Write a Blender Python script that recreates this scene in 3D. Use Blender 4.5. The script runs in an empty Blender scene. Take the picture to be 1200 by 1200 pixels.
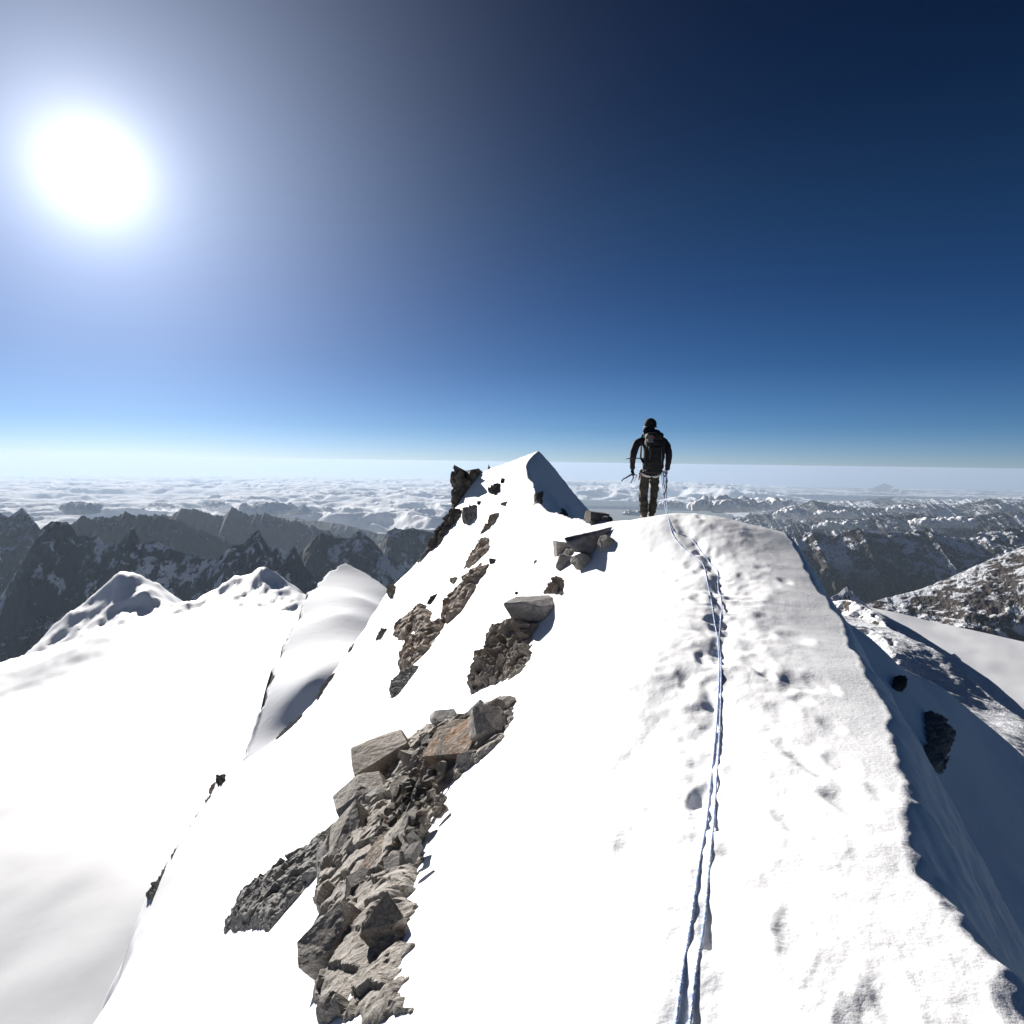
import bpy, bmesh, math, random
import numpy as np
from mathutils import Vector, Matrix, noise as mnoise

# ------------------------------------------------------------------ camera
F = 782.0                                   # focal length in px of the 1200 px photograph
PITCH = math.atan(59.0 / F); ROLL = math.radians(0.8)
sc = bpy.context.scene
cam_d = bpy.data.cameras.new('camera'); cam = bpy.data.objects.new('camera', cam_d)
sc.collection.objects.link(cam); sc.camera = cam
cam_d.sensor_width = 36; cam_d.lens = 36 * F / 1200.0
cam_d.clip_start = 0.05; cam_d.clip_end = 900000
Rm = Matrix.Rotation(math.pi / 2 - PITCH, 3, 'X') @ Matrix.Rotation(ROLL, 3, 'Z')
cam.matrix_world = Rm.to_4x4()
RN = np.array(Rm)

def ray(u, v):
    d = RN @ np.array([(u - 600) / F, (600 - v) / F, -1.0])
    return d / np.linalg.norm(d)
def W(u, v, y):                              # point at forward distance y seen along a direction
    d = ray(u, v); return d * (y / d[1])

# ------------------------------------------------------------------ sun, sky
SUN = ray(108, 200)
SEL = math.asin(SUN[2]); SAZ = math.atan2(SUN[0], SUN[1])
sl = bpy.data.lights.new('sun', 'SUN'); sl.energy = 4.9; sl.angle = math.radians(0.53); sl.color = (1.0, 0.955, 0.90)
so = bpy.data.objects.new('sun', sl); sc.collection.objects.link(so)
so.rotation_euler = Vector(SUN).to_track_quat('Z', 'Y').to_euler()
sc.view_settings.view_transform = 'Standard'; sc.view_settings.look = 'None'
sc.view_settings.exposure = 1.0; sc.view_settings.gamma = 1.0
sc.cycles.max_bounces = 6; sc.cycles.diffuse_bounces = 3; sc.cycles.volume_bounces = 1
sc.cycles.use_denoising = True

world = bpy.data.worlds.new("World"); sc.world = world; world.use_nodes = True
nt = world.node_tree; nt.nodes.clear()
def N(nt, t, **k):
    n = nt.nodes.new(t)
    for a, b in k.items():
        if a == 'ins':
            for i, x in b.items(): n.inputs[i].default_value = x
        else: setattr(n, a, b)
    return n
def math_n(nt, op, a, b=None, clamp=False):
    n = N(nt, 'ShaderNodeMath', operation=op); n.use_clamp = clamp
    for i, x in enumerate((a, b)):
        if x is None: continue
        if isinstance(x, (int, float)): n.inputs[i].default_value = x
        else: nt.links.new(x, n.inputs[i])
    return n.outputs[0]
sky = N(nt, 'ShaderNodeTexSky', sky_type='NISHITA', sun_disc=False, sun_elevation=SEL, sun_rotation=SAZ,
        altitude=3900, air_density=1.0, dust_density=0.3, ozone_density=2.0)
tc = N(nt, 'ShaderNodeTexCoord')
# thin, dust free air at 4000 m: the sky darkens quickly with elevation
sz = N(nt, 'ShaderNodeSeparateXYZ'); nt.links.new(tc.outputs['Generated'], sz.inputs[0])
el = N(nt, 'ShaderNodeValToRGB'); nt.links.new(math_n(nt, 'MULTIPLY', sz.outputs[2], 1.6, True), el.inputs[0])
STOPS = [(0.0, (.46,.56,.80)), (.05, (.25,.41,.62)), (.14, (.14,.29,.46)), (.225, (.11,.235,.385)), (.34, (.09,.19,.285)), (.45, (.06,.125,.205)), (.7, (.04,.09,.16)), (1.0, (.04,.09,.16))]
while len(el.color_ramp.elements) < len(STOPS): el.color_ramp.elements.new(.5)
for i_, (p_, c_) in enumerate(STOPS):
    e_ = el.color_ramp.elements[i_]; e_.position = p_ * 1.6 if p_ < .6 else p_; e_.color = (*c_, 1)
for i_, (p_, c_) in enumerate(STOPS): el.color_ramp.elements[i_].position = [0, .08, .224, .36, .544, .72, .9, 1.0][i_]
hs = N(nt, 'ShaderNodeMix', data_type='RGBA', ins={'Factor': 1.0}); hs.blend_type = 'MULTIPLY'
nt.links.new(sky.outputs[0], hs.inputs[6]); nt.links.new(el.outputs[0], hs.inputs[7])
dp = N(nt, 'ShaderNodeVectorMath', operation='DOT_PRODUCT'); nt.links.new(tc.outputs['Generated'], dp.inputs[0]); dp.inputs[1].default_value = tuple(SUN)
ang = math_n(nt, 'ARCCOSINE', math_n(nt, 'MINIMUM', dp.outputs['Value'], 0.999999))
def lobe(amp, wid, p):
    t = math_n(nt, 'POWER', math_n(nt, 'DIVIDE', ang, math.radians(wid)), p)
    return math_n(nt, 'MULTIPLY', math_n(nt, 'EXPONENT', math_n(nt, 'MULTIPLY', t, -1.0)), amp)
g1 = lobe(24.0, 1.95, 1.0)
c1 = N(nt, 'ShaderNodeMix', data_type='RGBA', ins={'Factor': 1.0}); c1.blend_type = 'MULTIPLY'
c1.inputs[6].default_value = (1.0, 1.0, 1.0, 1); nt.links.new(g1, c1.inputs[7])
c2 = N(nt, 'ShaderNodeMix', data_type='RGBA', ins={'Factor': 1.0}); c2.blend_type = 'MULTIPLY'
c2.inputs[6].default_value = (0.64, 0.75, 1.0, 1); nt.links.new(lobe(8.5, 13.5, 1.4), c2.inputs[7])
a1 = N(nt, 'ShaderNodeMix', data_type='RGBA', ins={'Factor': 1.0}); a1.blend_type = 'ADD'
nt.links.new(hs.outputs[2], a1.inputs[6]); nt.links.new(c1.outputs[2], a1.inputs[7])
a2 = N(nt, 'ShaderNodeMix', data_type='RGBA', ins={'Factor': 1.0}); a2.blend_type = 'ADD'
nt.links.new(a1.outputs[2], a2.inputs[6]); nt.links.new(c2.outputs[2], a2.inputs[7])
hgl = math_n(nt, 'MULTIPLY', math_n(nt, 'EXPONENT', math_n(nt, 'MULTIPLY', math_n(nt, 'MAXIMUM', sz.outputs[2], 0.0), -8.0)), lobe(1.8, 34.0, 2.0))
c3 = N(nt, 'ShaderNodeMix', data_type='RGBA', ins={'Factor': 1.0}); c3.blend_type = 'MULTIPLY'
c3.inputs[6].default_value = (1.0, .90, .80, 1); nt.links.new(hgl, c3.inputs[7])
a3 = N(nt, 'ShaderNodeMix', data_type='RGBA', ins={'Factor': 1.0}); a3.blend_type = 'ADD'
nt.links.new(a2.outputs[2], a3.inputs[6]); nt.links.new(c3.outputs[2], a3.inputs[7])
bg = N(nt, 'ShaderNodeBackground', ins={1: 0.05}); nt.links.new(a3.outputs[2], bg.inputs[0])
wo = N(nt, 'ShaderNodeOutputWorld'); nt.links.new(bg.outputs[0], wo.inputs[0])

# ------------------------------------------------------------------ noise
rs = np.random.RandomState(7)
PERM = rs.permutation(256); PERM = np.concatenate([PERM, PERM, PERM])
GR = np.stack([np.cos(np.arange(256) * 2 * np.pi / 256), np.sin(np.arange(256) * 2 * np.pi / 256)], 1)
def pn(x, y, seed=0):
    x = np.asarray(x, float) + seed * 17.31; y = np.asarray(y, float) + seed * 9.17
    xi = np.floor(x).astype(np.int64); yi = np.floor(y).astype(np.int64); xf = x - xi; yf = y - yi
    xi &= 255; yi &= 255
    u = xf * xf * xf * (xf * (xf * 6 - 15) + 10); v = yf * yf * yf * (yf * (yf * 6 - 15) + 10)
    def g(a, b, dx, dy):
        h = PERM[(PERM[a & 255] + (b & 255))]; gg = GR[h]; return gg[..., 0] * dx + gg[..., 1] * dy
    n00 = g(xi, yi, xf, yf); n10 = g(xi + 1, yi, xf - 1, yf); n01 = g(xi, yi + 1, xf, yf - 1); n11 = g(xi + 1, yi + 1, xf - 1, yf - 1)
    return 1.5 * ((n00 * (1 - u) + n10 * u) * (1 - v) + (n01 * (1 - u) + n11 * u) * v)
def fbm(x, y, o=5, seed=0, gain=0.5, lac=2.03):
    s = 0; a = 1; f = 1
    for i in range(o): s = s + a * pn(x * f, y * f, seed + i * 3); a *= gain; f *= lac
    return s
def ridged(x, y, o=5, seed=0, gain=0.5, lac=2.1):
    s = 0; a = 1; f = 1; w = 1.0; t = 0
    for i in range(o):
        n = (1 - np.abs(pn(x * f, y * f, seed + i * 5))) ** 2
        s = s + a * n * w; w = np.clip(n * 1.6, 0, 1); t += a; a *= gain; f *= lac
    return s / t
def sstep(a, b, x):
    t = np.clip((x - a) / (b - a), 0, 1); return t * t * (3 - 2 * t)

# ------------------------------------------------------------------ helpers
def tag(o, label=None, cat=None, group=None, kind=None):
    if label: o['label'] = label
    if cat: o['category'] = cat
    if group: o['group'] = group
    if kind: o['kind'] = kind
    return o
def link(o, parent=None):
    sc.collection.objects.link(o)
    if parent is not None: o.parent = parent
    return o
def mesh_np(name, verts, faces, mat=None, parent=None, smooth=True, flip=False):
    verts = np.asarray(verts, np.float32); faces = np.asarray(faces, np.int32)
    if flip: faces = faces[:, ::-1]
    me = bpy.data.meshes.new(name); k = faces.shape[1]
    me.vertices.add(len(verts)); me.vertices.foreach_set('co', verts.ravel())
    me.loops.add(faces.size); me.loops.foreach_set('vertex_index', faces.ravel())
    me.polygons.add(len(faces)); me.polygons.foreach_set('loop_start', np.arange(len(faces), dtype=np.int32) * k)
    me.update(calc_edges=True)
    me.polygons.foreach_set('use_smooth', np.full(len(faces), smooth))
    if mat: me.materials.append(mat)
    me.validate(); me.update()
    return link(bpy.data.objects.new(name, me), parent)
def grid_faces(nr, nc):
    i = np.arange(nr - 1)[:, None] * nc + np.arange(nc - 1)[None, :]
    return np.stack([i, i + 1, i + nc + 1, i + nc], -1).reshape(-1, 4)
def grid_obj(name, X, Y, Z, mat, smooth=True, kind='structure', keep=None):
    V = np.stack([X, Y, Z], -1).reshape(-1, 3); Fc = grid_faces(*X.shape)
    if keep is not None:
        kf = keep.ravel()[Fc].any(1); Fc = Fc[kf]
    # face up
    a, b, c = V[Fc[:, 0]], V[Fc[:, 1]], V[Fc[:, 2]]
    up = np.cross(b - a, c - a)[:, 2].mean()
    o = mesh_np(name, V, Fc, mat, flip=(up < 0), smooth=smooth)
    if kind: o['kind'] = kind
    return o

# ------------------------------------------------------------------ materials
def new_mat(name):
    m = bpy.data.materials.new(name); m.use_nodes = True; t = m.node_tree
    return m, t, t.nodes['Principled BSDF']
def noise_n(t, scale, detail=6, rough=0.6, vec=None, dist=0.0):
    n = N(t, 'ShaderNodeTexNoise', ins={'Scale': scale, 'Detail': detail, 'Roughness': rough, 'Distortion': dist})
    if vec is not None: t.links.new(vec, n.inputs['Vector'])
    return n.outputs['Fac']
def ramp_n(t, fac, stops):
    r = N(t, 'ShaderNodeValToRGB'); e = r.color_ramp.elements
    while len(e) < len(stops): e.new(0.5)
    for i, (p, c) in enumerate(stops):
        e[i].position = p; e[i].color = (*c, 1) if len(c) == 3 else c
    t.links.new(fac, r.inputs[0]); return r.outputs[0]
def mix_n(t, fac, a, b, mode='MIX'):
    n = N(t, 'ShaderNodeMix', data_type='RGBA'); n.blend_type = mode
    for i, x in ((0, fac), (6, a), (7, b)):
        if isinstance(x, (int, float)): n.inputs[i].default_value = x
        elif isinstance(x, tuple): n.inputs[i].default_value = (*x, 1)
        else: t.links.new(x, n.inputs[i])
    return n.outputs[2]
def pos_n(t, scale=(1, 1, 1)):
    g = N(t, 'ShaderNodeNewGeometry')
    m = N(t, 'ShaderNodeVectorMath', operation='MULTIPLY'); t.links.new(g.outputs['Position'], m.inputs[0]); m.inputs[1].default_value = scale
    return m.outputs[0]
def bump_n(t, h, strength, dist, nrm=None):
    b = N(t, 'ShaderNodeBump', ins={'Strength': strength, 'Distance': dist}); t.links.new(h, b.inputs['Height'])
    if nrm: t.links.new(nrm, b.inputs['Normal'])
    return b.outputs[0]

def snow_mat(name, col=(0.89, 0.90, 0.92), fine=True):
    m, t, p = new_mat(name); p.inputs['Base Color'].default_value = (*col, 1)
    p.inputs['Roughness'].default_value = 0.6; p.inputs['Specular IOR Level'].default_value = 0.12
    if fine:
        P = pos_n(t)
        b1 = bump_n(t, noise_n(t, 45, 4, 0.65, P), 0.35, 0.010)
        b2 = bump_n(t, noise_n(t, 4.0, 4, 0.6, P), 0.25, 0.03, b1)
        t.links.new(b2, p.inputs['Normal'])
    return m
M_snow = snow_mat('snow_near')

def alpine_mat(name, s, bias, snow=(0.80, 0.82, 0.86), rock=(0.075, 0.068, 0.062), rock2=(0.15, 0.135, 0.12), grass=None, amp=0.55, streak=(1, 1, 0.35), sw=1.0, bmp=0.9):
    """rock with snow lying where the ground is flat enough; s = feature size in m"""
    m, t, p = new_mat(name)
    g = N(t, 'ShaderNodeNewGeometry'); sx = N(t, 'ShaderNodeSeparateXYZ'); t.links.new(g.outputs['Normal'], sx.inputs[0])
    P = pos_n(t, tuple(q / s for q in streak))
    n1 = noise_n(t, 1.0, 9, 0.68, P, 0.6)
    n2 = noise_n(t, 0.23, 5, 0.6, P)
    v = math_n(t, 'ADD', math_n(t, 'MULTIPLY', sx.outputs[2], sw), math_n(t, 'MULTIPLY', math_n(t, 'SUBTRACT', n1, 0.5), amp * 2))
    v = math_n(t, 'ADD', v, math_n(t, 'MULTIPLY', math_n(t, 'SUBTRACT', n2, 0.5), amp * 1.5))
    f = ramp_n(t, math_n(t, 'SUBTRACT', v, bias, True), [(0.0, (0, 0, 0)), (0.06, (1, 1, 1))])
    rc = mix_n(t, noise_n(t, 2.3, 8, 0.7, P), rock, rock2)
    if grass:
        sp = N(t, 'ShaderNodeSeparateXYZ'); t.links.new(g.outputs['Position'], sp.inputs[0])
        hh = math_n(t, 'MULTIPLY', math_n(t, 'SUBTRACT', grass[1], math_n(t, 'ADD', sp.outputs[2], math_n(t, 'MULTIPLY', n2, grass[2]))), 1.0 / grass[2], True)
        rc = mix_n(t, hh, rc, grass[0])
        f = math_n(t, 'MULTIPLY', f, math_n(t, 'SUBTRACT', 1.0, math_n(t, 'MULTIPLY', hh, 1.6), True))
    t.links.new(mix_n(t, f, rc, snow), p.inputs['Base Color'])
    p.inputs['Roughness'].default_value = 0.9; p.inputs['Specular IOR Level'].default_value = 0.1
    t.links.new(bump_n(t, n1, bmp, s * 0.35), p.inputs['Normal'])
    return m

def rock_mat(name, dark, mid, light, s=1.0, rust=None, rust_amt=0.0, lichen=0.0):
    m, t, p = new_mat(name)
    tcn = N(t, 'ShaderNodeTexCoord'); P = tcn.outputs['Object']
    big = noise_n(t, 2.5 / s, 6, 0.65, P, 0.8); fine = noise_n(t, 22 / s, 8, 0.75, P); sp = noise_n(t, 90 / s, 3, 0.6, P)
    c = ramp_n(t, big, [(0.28, dark), (0.5, mid), (0.72, light)])
    c = mix_n(t, 0.75, c, ramp_n(t, fine, [(0.3, (0.35, 0.34, 0.33)), (0.5, (0.85, 0.84, 0.83)), (0.7, (1.35, 1.32, 1.28))]), 'MULTIPLY')
    c = mix_n(t, 0.6, c, ramp_n(t, sp, [(0.35, (0.55, 0.55, 0.55)), (0.6, (1.2, 1.2, 1.2))]), 'MULTIPLY')
    if rust:
        r = ramp_n(t, noise_n(t, 1.6 / s, 4, 0.6, P, 1.5), [(1.0 - rust_amt - 0.08, (0, 0, 0)), (1.0 - rust_amt + 0.06, (1, 1, 1))])
        c = mix_n(t, r, c, mix_n(t, 0.6, rust, ramp_n(t, fine, [(0.3, (0.4, 0.4, 0.4)), (0.7, (1.5, 1.5, 1.5))]), 'MULTIPLY'))
    t.links.new(c, p.inputs['Base Color']); p.inputs['Roughness'].default_value = 0.85; p.inputs['Specular IOR Level'].default_value = 0.25
    b = bump_n(t, fine, 0.7, 0.03 * s); b = bump_n(t, big, 0.6, 0.12 * s, b); t.links.new(b, p.inputs['Normal'])
    return m
M_grey = rock_mat('rock_grey', (0.22, 0.205, 0.188), (0.38, 0.355, 0.325), (0.50, 0.47, 0.43))
M_brown = rock_mat('rock_brown', (0.19, 0.17, 0.15), (0.33, 0.295, 0.26), (0.44, 0.40, 0.36))
M_rust = rock_mat('rock_rust', (0.20, 0.17, 0.13), (0.36, 0.31, 0.25), (0.46, 0.42, 0.36), rust=(0.42, 0.21, 0.11), rust_amt=0.45)
M_dark = rock_mat('rock_dark', (0.05, 0.048, 0.046), (0.10, 0.095, 0.09), (0.17, 0.16, 0.15))
M_cliff = rock_mat('rock_cliff', (0.07, 0.06, 0.052), (0.16, 0.14, 0.12), (0.27, 0.24, 0.21), s=4)

# ------------------------------------------------------------------ thin plate spline
def tps_fit(P, z, lam=1e-4):
    n = len(P); d = np.linalg.norm(P[:, None] - P[None], axis=2)
    K = np.where(d > 0, d * d * np.log(d + 1e-12), 0) + lam * np.eye(n) * n
    Q = np.hstack([np.ones((n, 1)), P]); A = np.block([[K, Q], [Q.T, np.zeros((3, 3))]])
    s = np.linalg.solve(A, np.concatenate([z, np.zeros(3)])); return P, s[:n], s[n:]
def tps_eval(m, x, y):
    P, w, a = m; out = a[0] + a[1] * x + a[2] * y
    for (px, py), wi in zip(P, w):
        r2 = (x - px) ** 2 + (y - py) ** 2; out = out + wi * 0.5 * r2 * np.log(r2 + 1e-12)
    return out
def poly_near(x, y, pts):
    _, t = poly_sd(x, y, pts); P = np.array(pts); i = np.minimum(t.astype(int), len(P) - 2); f = t - i
    return P[i, 0] * (1 - f) + P[i + 1, 0] * f, P[i, 1] * (1 - f) + P[i + 1, 1] * f
def poly_sd(x, y, pts):
    """distance to an open polyline; positive to its right hand side"""
    best = np.full(np.shape(x), 1e18); sgn = np.ones(np.shape(x)); tt = np.zeros(np.shape(x)); bp_ = np.zeros(np.shape(x))
    for i in range(len(pts) - 1):
        ax, ay = pts[i]; bx, by = pts[i + 1]; dx, dy = bx - ax, by - ay; L = dx * dx + dy * dy
        t = np.clip(((x - ax) * dx + (y - ay) * dy) / L, 0, 1)
        d = np.hypot(x - ax - t * dx, y - ay - t * dy)
        cr = ((x - ax) * dy - (y - ay) * dx) / math.sqrt(L); s = np.where(cr > 0, 1.0, -1.0)
        tie = np.abs(d - best) <= 1e-9 * (1 + np.abs(best)); k = ((d < best) & ~tie) | (tie & (np.abs(cr) > bp_))
        best = np.where(k, d, best); sgn = np.where(k, s, sgn); tt = np.where(k, i + t, tt); bp_ = np.where(k, np.abs(cr), bp_)
    return best * sgn, tt

# ------------------------------------------------------------------ the near ridge
top_pts = [(825,1050,2.38),(700,1050,2.7),(480,1050,3.9),(1130,1050,2.35),(1095,915,3.4),(1045,830,4.5),(990,745,6.4),(950,690,8.0),(927,640,9.8),
 (897,618,10.7),(850,605,11.2),(800,598,11.5),(780,602,11.9),(758,608,12.3),(722,613,12),(825,800,4.8),(830,700,7.2),(880,900,3.45),(840,645,9.4),
 (760,700,7.7),(700,800,5.3),(640,900,4.7),(560,1000,4.2),(600,830,6.9),(660,722,10.3),(690,640,12.4),
 (400,1050,5.6),(300,1050,9.5),
 (735,617,18),(718,617,22),(765,630,18),(690,610,25),(675,609,30),(640,603,34),(624,590,40),(624,568,48),(613,552,54),(631,530,60),(585,548,62),(556,562,64),
 (530,600,64),(495,650,60),(460,690,55),(400,770,48),(330,860,42),(260,910,38),(175,1050,30),(110,1200,24),
 (560,640,50),(520,700,42),(470,760,36),(600,690,25),(540,780,20),(420,850,22),(640,650,22)]
TP = np.array([W(*p) for p in top_pts])
extra = np.array([(2.85,13.8,-1.17),(3.4,13.9,-1.3),(3.9,13,-1.32),(4.1,12.4,-1.3),(3.5,15.5,-1.55),(2.6,15.5,-1.35),(1.9,14.5,-1.35),(0.5,0,-1.55),(0.5,-3,-1.5),(-2,0,-4.0),(-6,2,-8.4),(-12,8,-15.5),(1.3,0,-1.55),(1.3,-3,-1.5),(-20,20,-25),(2,72,-3),(-6,80,-10)])
TP = np.vstack([TP, extra])
tpm = tps_fit(TP[:, :2], TP[:, 2], 0.002)
ER = [(1.25,-6),(1.34,0),(1.46,1.6),(1.62,2.5),(2.10,3.4),(2.65,4.6),(3.3,6.5),(3.72,8.0),(4.2,9.8),(4.45,11.0),(4.35,12.6),(4.0,15),(3.5,18),(3.3,25),(3.0,30),(1.9,34),(1.4,40),(1.55,48),(1.05,54),(2.35,60),(2.2,64),(0,76),(-4,100)]
EL = [tuple(W(*p)[:2]) for p in [(110,1200,24),(175,1050,30),(260,910,38),(330,860,42),(400,770,48),(460,690,55),(495,650,60),(530,600,64)]]
EL = [(-13.5, 14)] + EL + [(-5.0, 72), (-6, 100)]
bowl_pts = [(1060,785,35),(1120,816,39),(1200,885,40),(1010,740,36),(1095,870,28),(1150,950,25.6),(1200,1050,21.7),(1300,1000,35.6),(1250,1100,21.4),(1160,880,35),(1050,810,30)]
BP = np.array([W(*p) for p in bowl_pts]); BP = np.vstack([BP, [(9,36,-5.2),(8,26,-6.3),(10,15,-12),(11,5,-17.5),(12,-5,-21),(5,40,-4.5),(25,0,-33),(36,45,-22),(26,48,-17),(12,46,-6.5),(3.5,48,-4.2)]])
bpm = tps_fit(BP[:, :2], BP[:, 2], 0.01)
BE = [(42,16)] + [tuple(W(*p)[:2]) for p in [(1300,1000,35.6),(1200,885,40),(1120,816,39),(1060,785,35),(1010,740,36)]] + [(13,42),(10,50),(9,60)]
PITS = []   # (x, y, rx, ry, angle, depth)
def z_top(x, y):
    return tps_eval(tpm, x, y)
def z_near_raw(x, y):
    x = np.asarray(x, float); y = np.asarray(y, float)
    r = np.hypot(x, y)
    z = z_top(x, y)
    # left edge drop
    wx = x + 0.9 * fbm(x * 0.12, y * 0.12, 4, 3) * sstep(8, 25, r)
    dl, _ = poly_sd(wx, y, EL); dl = -dl
    dl = np.maximum(dl, 0); z = z - 2.2 * (np.sqrt(dl * dl + 0.1) - 0.316)
    # right edge drop
    jag = 0.05 + 0.07 * fbm(x * .5, y * .5, 2, 11) + 0.035 * fbm(x * 2.3, y * 2.3, 4, 12, .6)
    dr, _ = poly_sd(x + jag, y, ER)
    far = sstep(26, 40, y)
    k = 1.9 * (1 - far) + 1.22 * far
    k2 = k * (1.0 - 0.25 * far * sstep(2, 12, dr))
    w = 0.03 * (1 - far) + 0.12
    drp = np.maximum(dr, 0)
    zr = z_top(*edge_pull(x, y, dr)) - k2 * (np.sqrt(drp * drp + w * w) - w)
    z = np.where(dr > 0, zr, z)
    # bowl below on the right
    zb = tps_eval(bpm, x, y) + 0.5 * fbm(x * 0.07, y * 0.07, 4, 21)
    de, _ = poly_sd(x, y, BE); de = np.maximum(de, 0)
    zb = zb - 1.1 * (np.sqrt(de * de + 2.5) - 1.58)
    m = sstep(1.0, 4.0, dr)
    zm = np.where(dr > 1.0, smax(z, zb, 2.0), z)
    z = z * (1 - m) + zm * m
    z = np.where(y > 60, np.minimum(z, .9 - .33 * np.hypot(x - 2.3, y - 60)), z)
    return z
def smax(a, b, k):
    h = np.clip(0.5 + 0.5 * (a - b) / k, 0, 1); return b * (1 - h) + a * h + k * h * (1 - h)
def edge_pull(x, y, d):
    # beyond the right edge evaluate the top surface near the edge, so the drop starts there
    d = np.maximum(d, 0)
    e = 0.15; gx = (poly_sd(x + e, y, ER)[0] - poly_sd(x - e, y, ER)[0]) / (2 * e); gy = (poly_sd(x, y + e, ER)[0] - poly_sd(x, y - e, ER)[0]) / (2 * e)
    g = np.hypot(gx, gy) + 1e-6
    return x - d * gx / g, y - d * gy / g
def z_near(x, y, detail=True):
    z = z_near_raw(x, y)
    if not detail: return z
    x = np.asarray(x, float); y = np.asarray(y, float)
    r = np.hypot(x, y)
    z = z + 0.012 * fbm(x * 0.8, y * 0.8, 3, 31) + 0.25 * fbm(x * 0.09, y * 0.09, 3, 33) * sstep(15, 40, r)
    # trodden band along the crest
    xc = np.interp(y, [0, 2.4, 5, 8, 12], [0.8, 0.85, 1.5, 2.3, 3.3]); wd = np.interp(y, [0, 3, 8, 13], [0.75, 0.75, 1.0, 1.3])
    b = np.exp(-((x - xc) / wd) ** 4) * sstep(15, 12.5, y)
    z = z + b * (0.011 * fbm(x * 2.0, y * 2.0, 3, 41) + 0.005 * fbm(x * 8, y * 8, 3, 42) - 0.03)
    xr = np.interp(y, [1.2, 2.4, 3.9, 5.7, 8.0, 9.4, 11.5], [.55, .76, 1.22, 1.82, 2.52, 2.78, 2.75]) + .05 * fbm(y * 1.5, y * 0, 2, 47)
    z = z - (.032 * np.exp(-((x - xr) / .13) ** 2) + .02 * np.exp(-((x - xr) / .34) ** 2)) * (1 + .7 * fbm(x * 3, y * 2.2, 3, 48)) * sstep(12, 10.5, y)
    # tracks on the far peak
    tk = np.exp(-((x - np.interp(y, [28, 40, 48, 56], [1.0, 0.2, 0.3, 0.3])) / 0.9) ** 2) * sstep(25, 30, y) * sstep(60, 54, y)
    z = z - tk * sstep(36, 42, y) * 0.16 * np.clip(fbm(x * 1.6, y * 1.0, 3, 44), 0, 1)
    if z.ndim == 0 or not PITS: return z
    zf = z.reshape(-1).copy(); xf = x.reshape(-1); yf = y.reshape(-1)
    for (px, py, rx, ry, a, dpt) in PITS:
        R_ = 2.4 * max(rx, ry); I = np.where((np.abs(xf - px) < R_) & (np.abs(yf - py) < R_))[0]
        if not len(I): continue
        c, s = math.cos(a), math.sin(a); dx = xf[I] - px; dy = yf[I] - py
        wob = 1 + 0.25 * pn(xf[I] * 5, yf[I] * 5, 6)
        q = (((c * dx + s * dy) / rx) ** 2 + ((-s * dx + c * dy) / ry) ** 2) * wob
        zf[I] += -dpt * np.exp(-q ** 1.4) * (1 + 0.25 * pn(xf[I] * 9, yf[I] * 9, 5)) + dpt * 0.15 * np.exp(-((q - 2.0) / 0.9) ** 2)
    z = zf.reshape(z.shape)
    return z
def hit(u, v, tmax=110.0, tmin=1.0, detail=False):
    d = ray(u, v); t = np.geomspace(tmin, tmax, 700); p = d[None] * t[:, None]
    g = p[:, 2] - z_near(p[:, 0], p[:, 1], detail); k = np.where(g < 0)[0]
    if len(k) == 0: return None
    i = k[0]; a, b = t[max(i - 1, 0)], t[i]
    for _ in range(24):
        m = 0.5 * (a + b); q = d * m
        if q[2] - float(z_near(q[0], q[1], detail)) < 0: b = m
        else: a = m
    return d * b
def pit(u, v, rx, ry, ang, dep):
    h = hit(u, v); PITS.append((h[0], h[1], rx, ry, math.radians(ang), dep))
tmpP = []
for a in [(868,690,.22,.75,-25,.10),(855,722,.18,.5,-10,.09),(835,660,.12,.25,10,.03),(800,770,.16,.5,-20,.04),(785,815,.14,.4,-25,.04),(762,870,.15,.35,-30,.035),
          (722,905,.10,.36,-38,.05),(705,960,.10,.25,-30,.05),(735,1000,.13,.3,-30,.05),(760,960,.12,.3,-25,.05),(812,850,.10,.3,-15,.05),(938,797,.12,.17,0,.07),(963,800,.08,.16,0,.05),
          (932,745,.12,.2,0,.05),(915,830,.08,.12,0,.04),(935,875,.06,.2,10,.05),(965,900,.06,.24,15,.06),(868,895,.09,.12,0,.05),(865,985,.09,.12,10,.06),
          (780,940,.09,.15,0,.04),(920,960,.07,.10,0,.03),(1000,940,.07,.12,20,.03),(890,770,.1,.2,0,.04),(975,850,.06,.1,0,.03),(1030,930,.05,.09,0,.03),(780,700,.1,.2,0,.025),(870,650,.1,.2,0,.02),(900,680,.1,.2,0,.03),
          (840,632,.10,.2,0,.02),(815,640,.08,.16,0,.02),(775,640,.12,.2,0,.03)]:
    tmpP.append((a, hit(a[0], a[1])))
for a, h in tmpP: PITS.append((h[0], h[1], a[2], a[3], math.radians(a[4]), a[5] * 0.38))
# footprints of the party that went before
rf = random.Random(5)
for i in range(70):
    y = rf.uniform(1.2, 12.5); xc = np.interp(y, [0, 2.4, 5, 8, 12], [0.9, 0.95, 1.6, 2.4, 3.2])
    PITS.append((xc + rf.gauss(0.1, 0.33), y, rf.uniform(.045, .08), rf.uniform(.09, .16), rf.uniform(-.6, .4), rf.uniform(.008, .024)))

NR, NC = 820, 1500
rr = np.geomspace(0.5, 115, NR); th = np.radians(np.linspace(-84, 84, NC))
Rg, Tg = np.meshgrid(rr, th, indexing='ij'); Xg = Rg * np.sin(Tg); Yg = Rg * np.cos(Tg)
Zg = z_near(Xg, Yg)
keep = Zg > -75
grid_obj('snow_ridge', Xg, Yg, Zg, M_snow, keep=keep)
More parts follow.
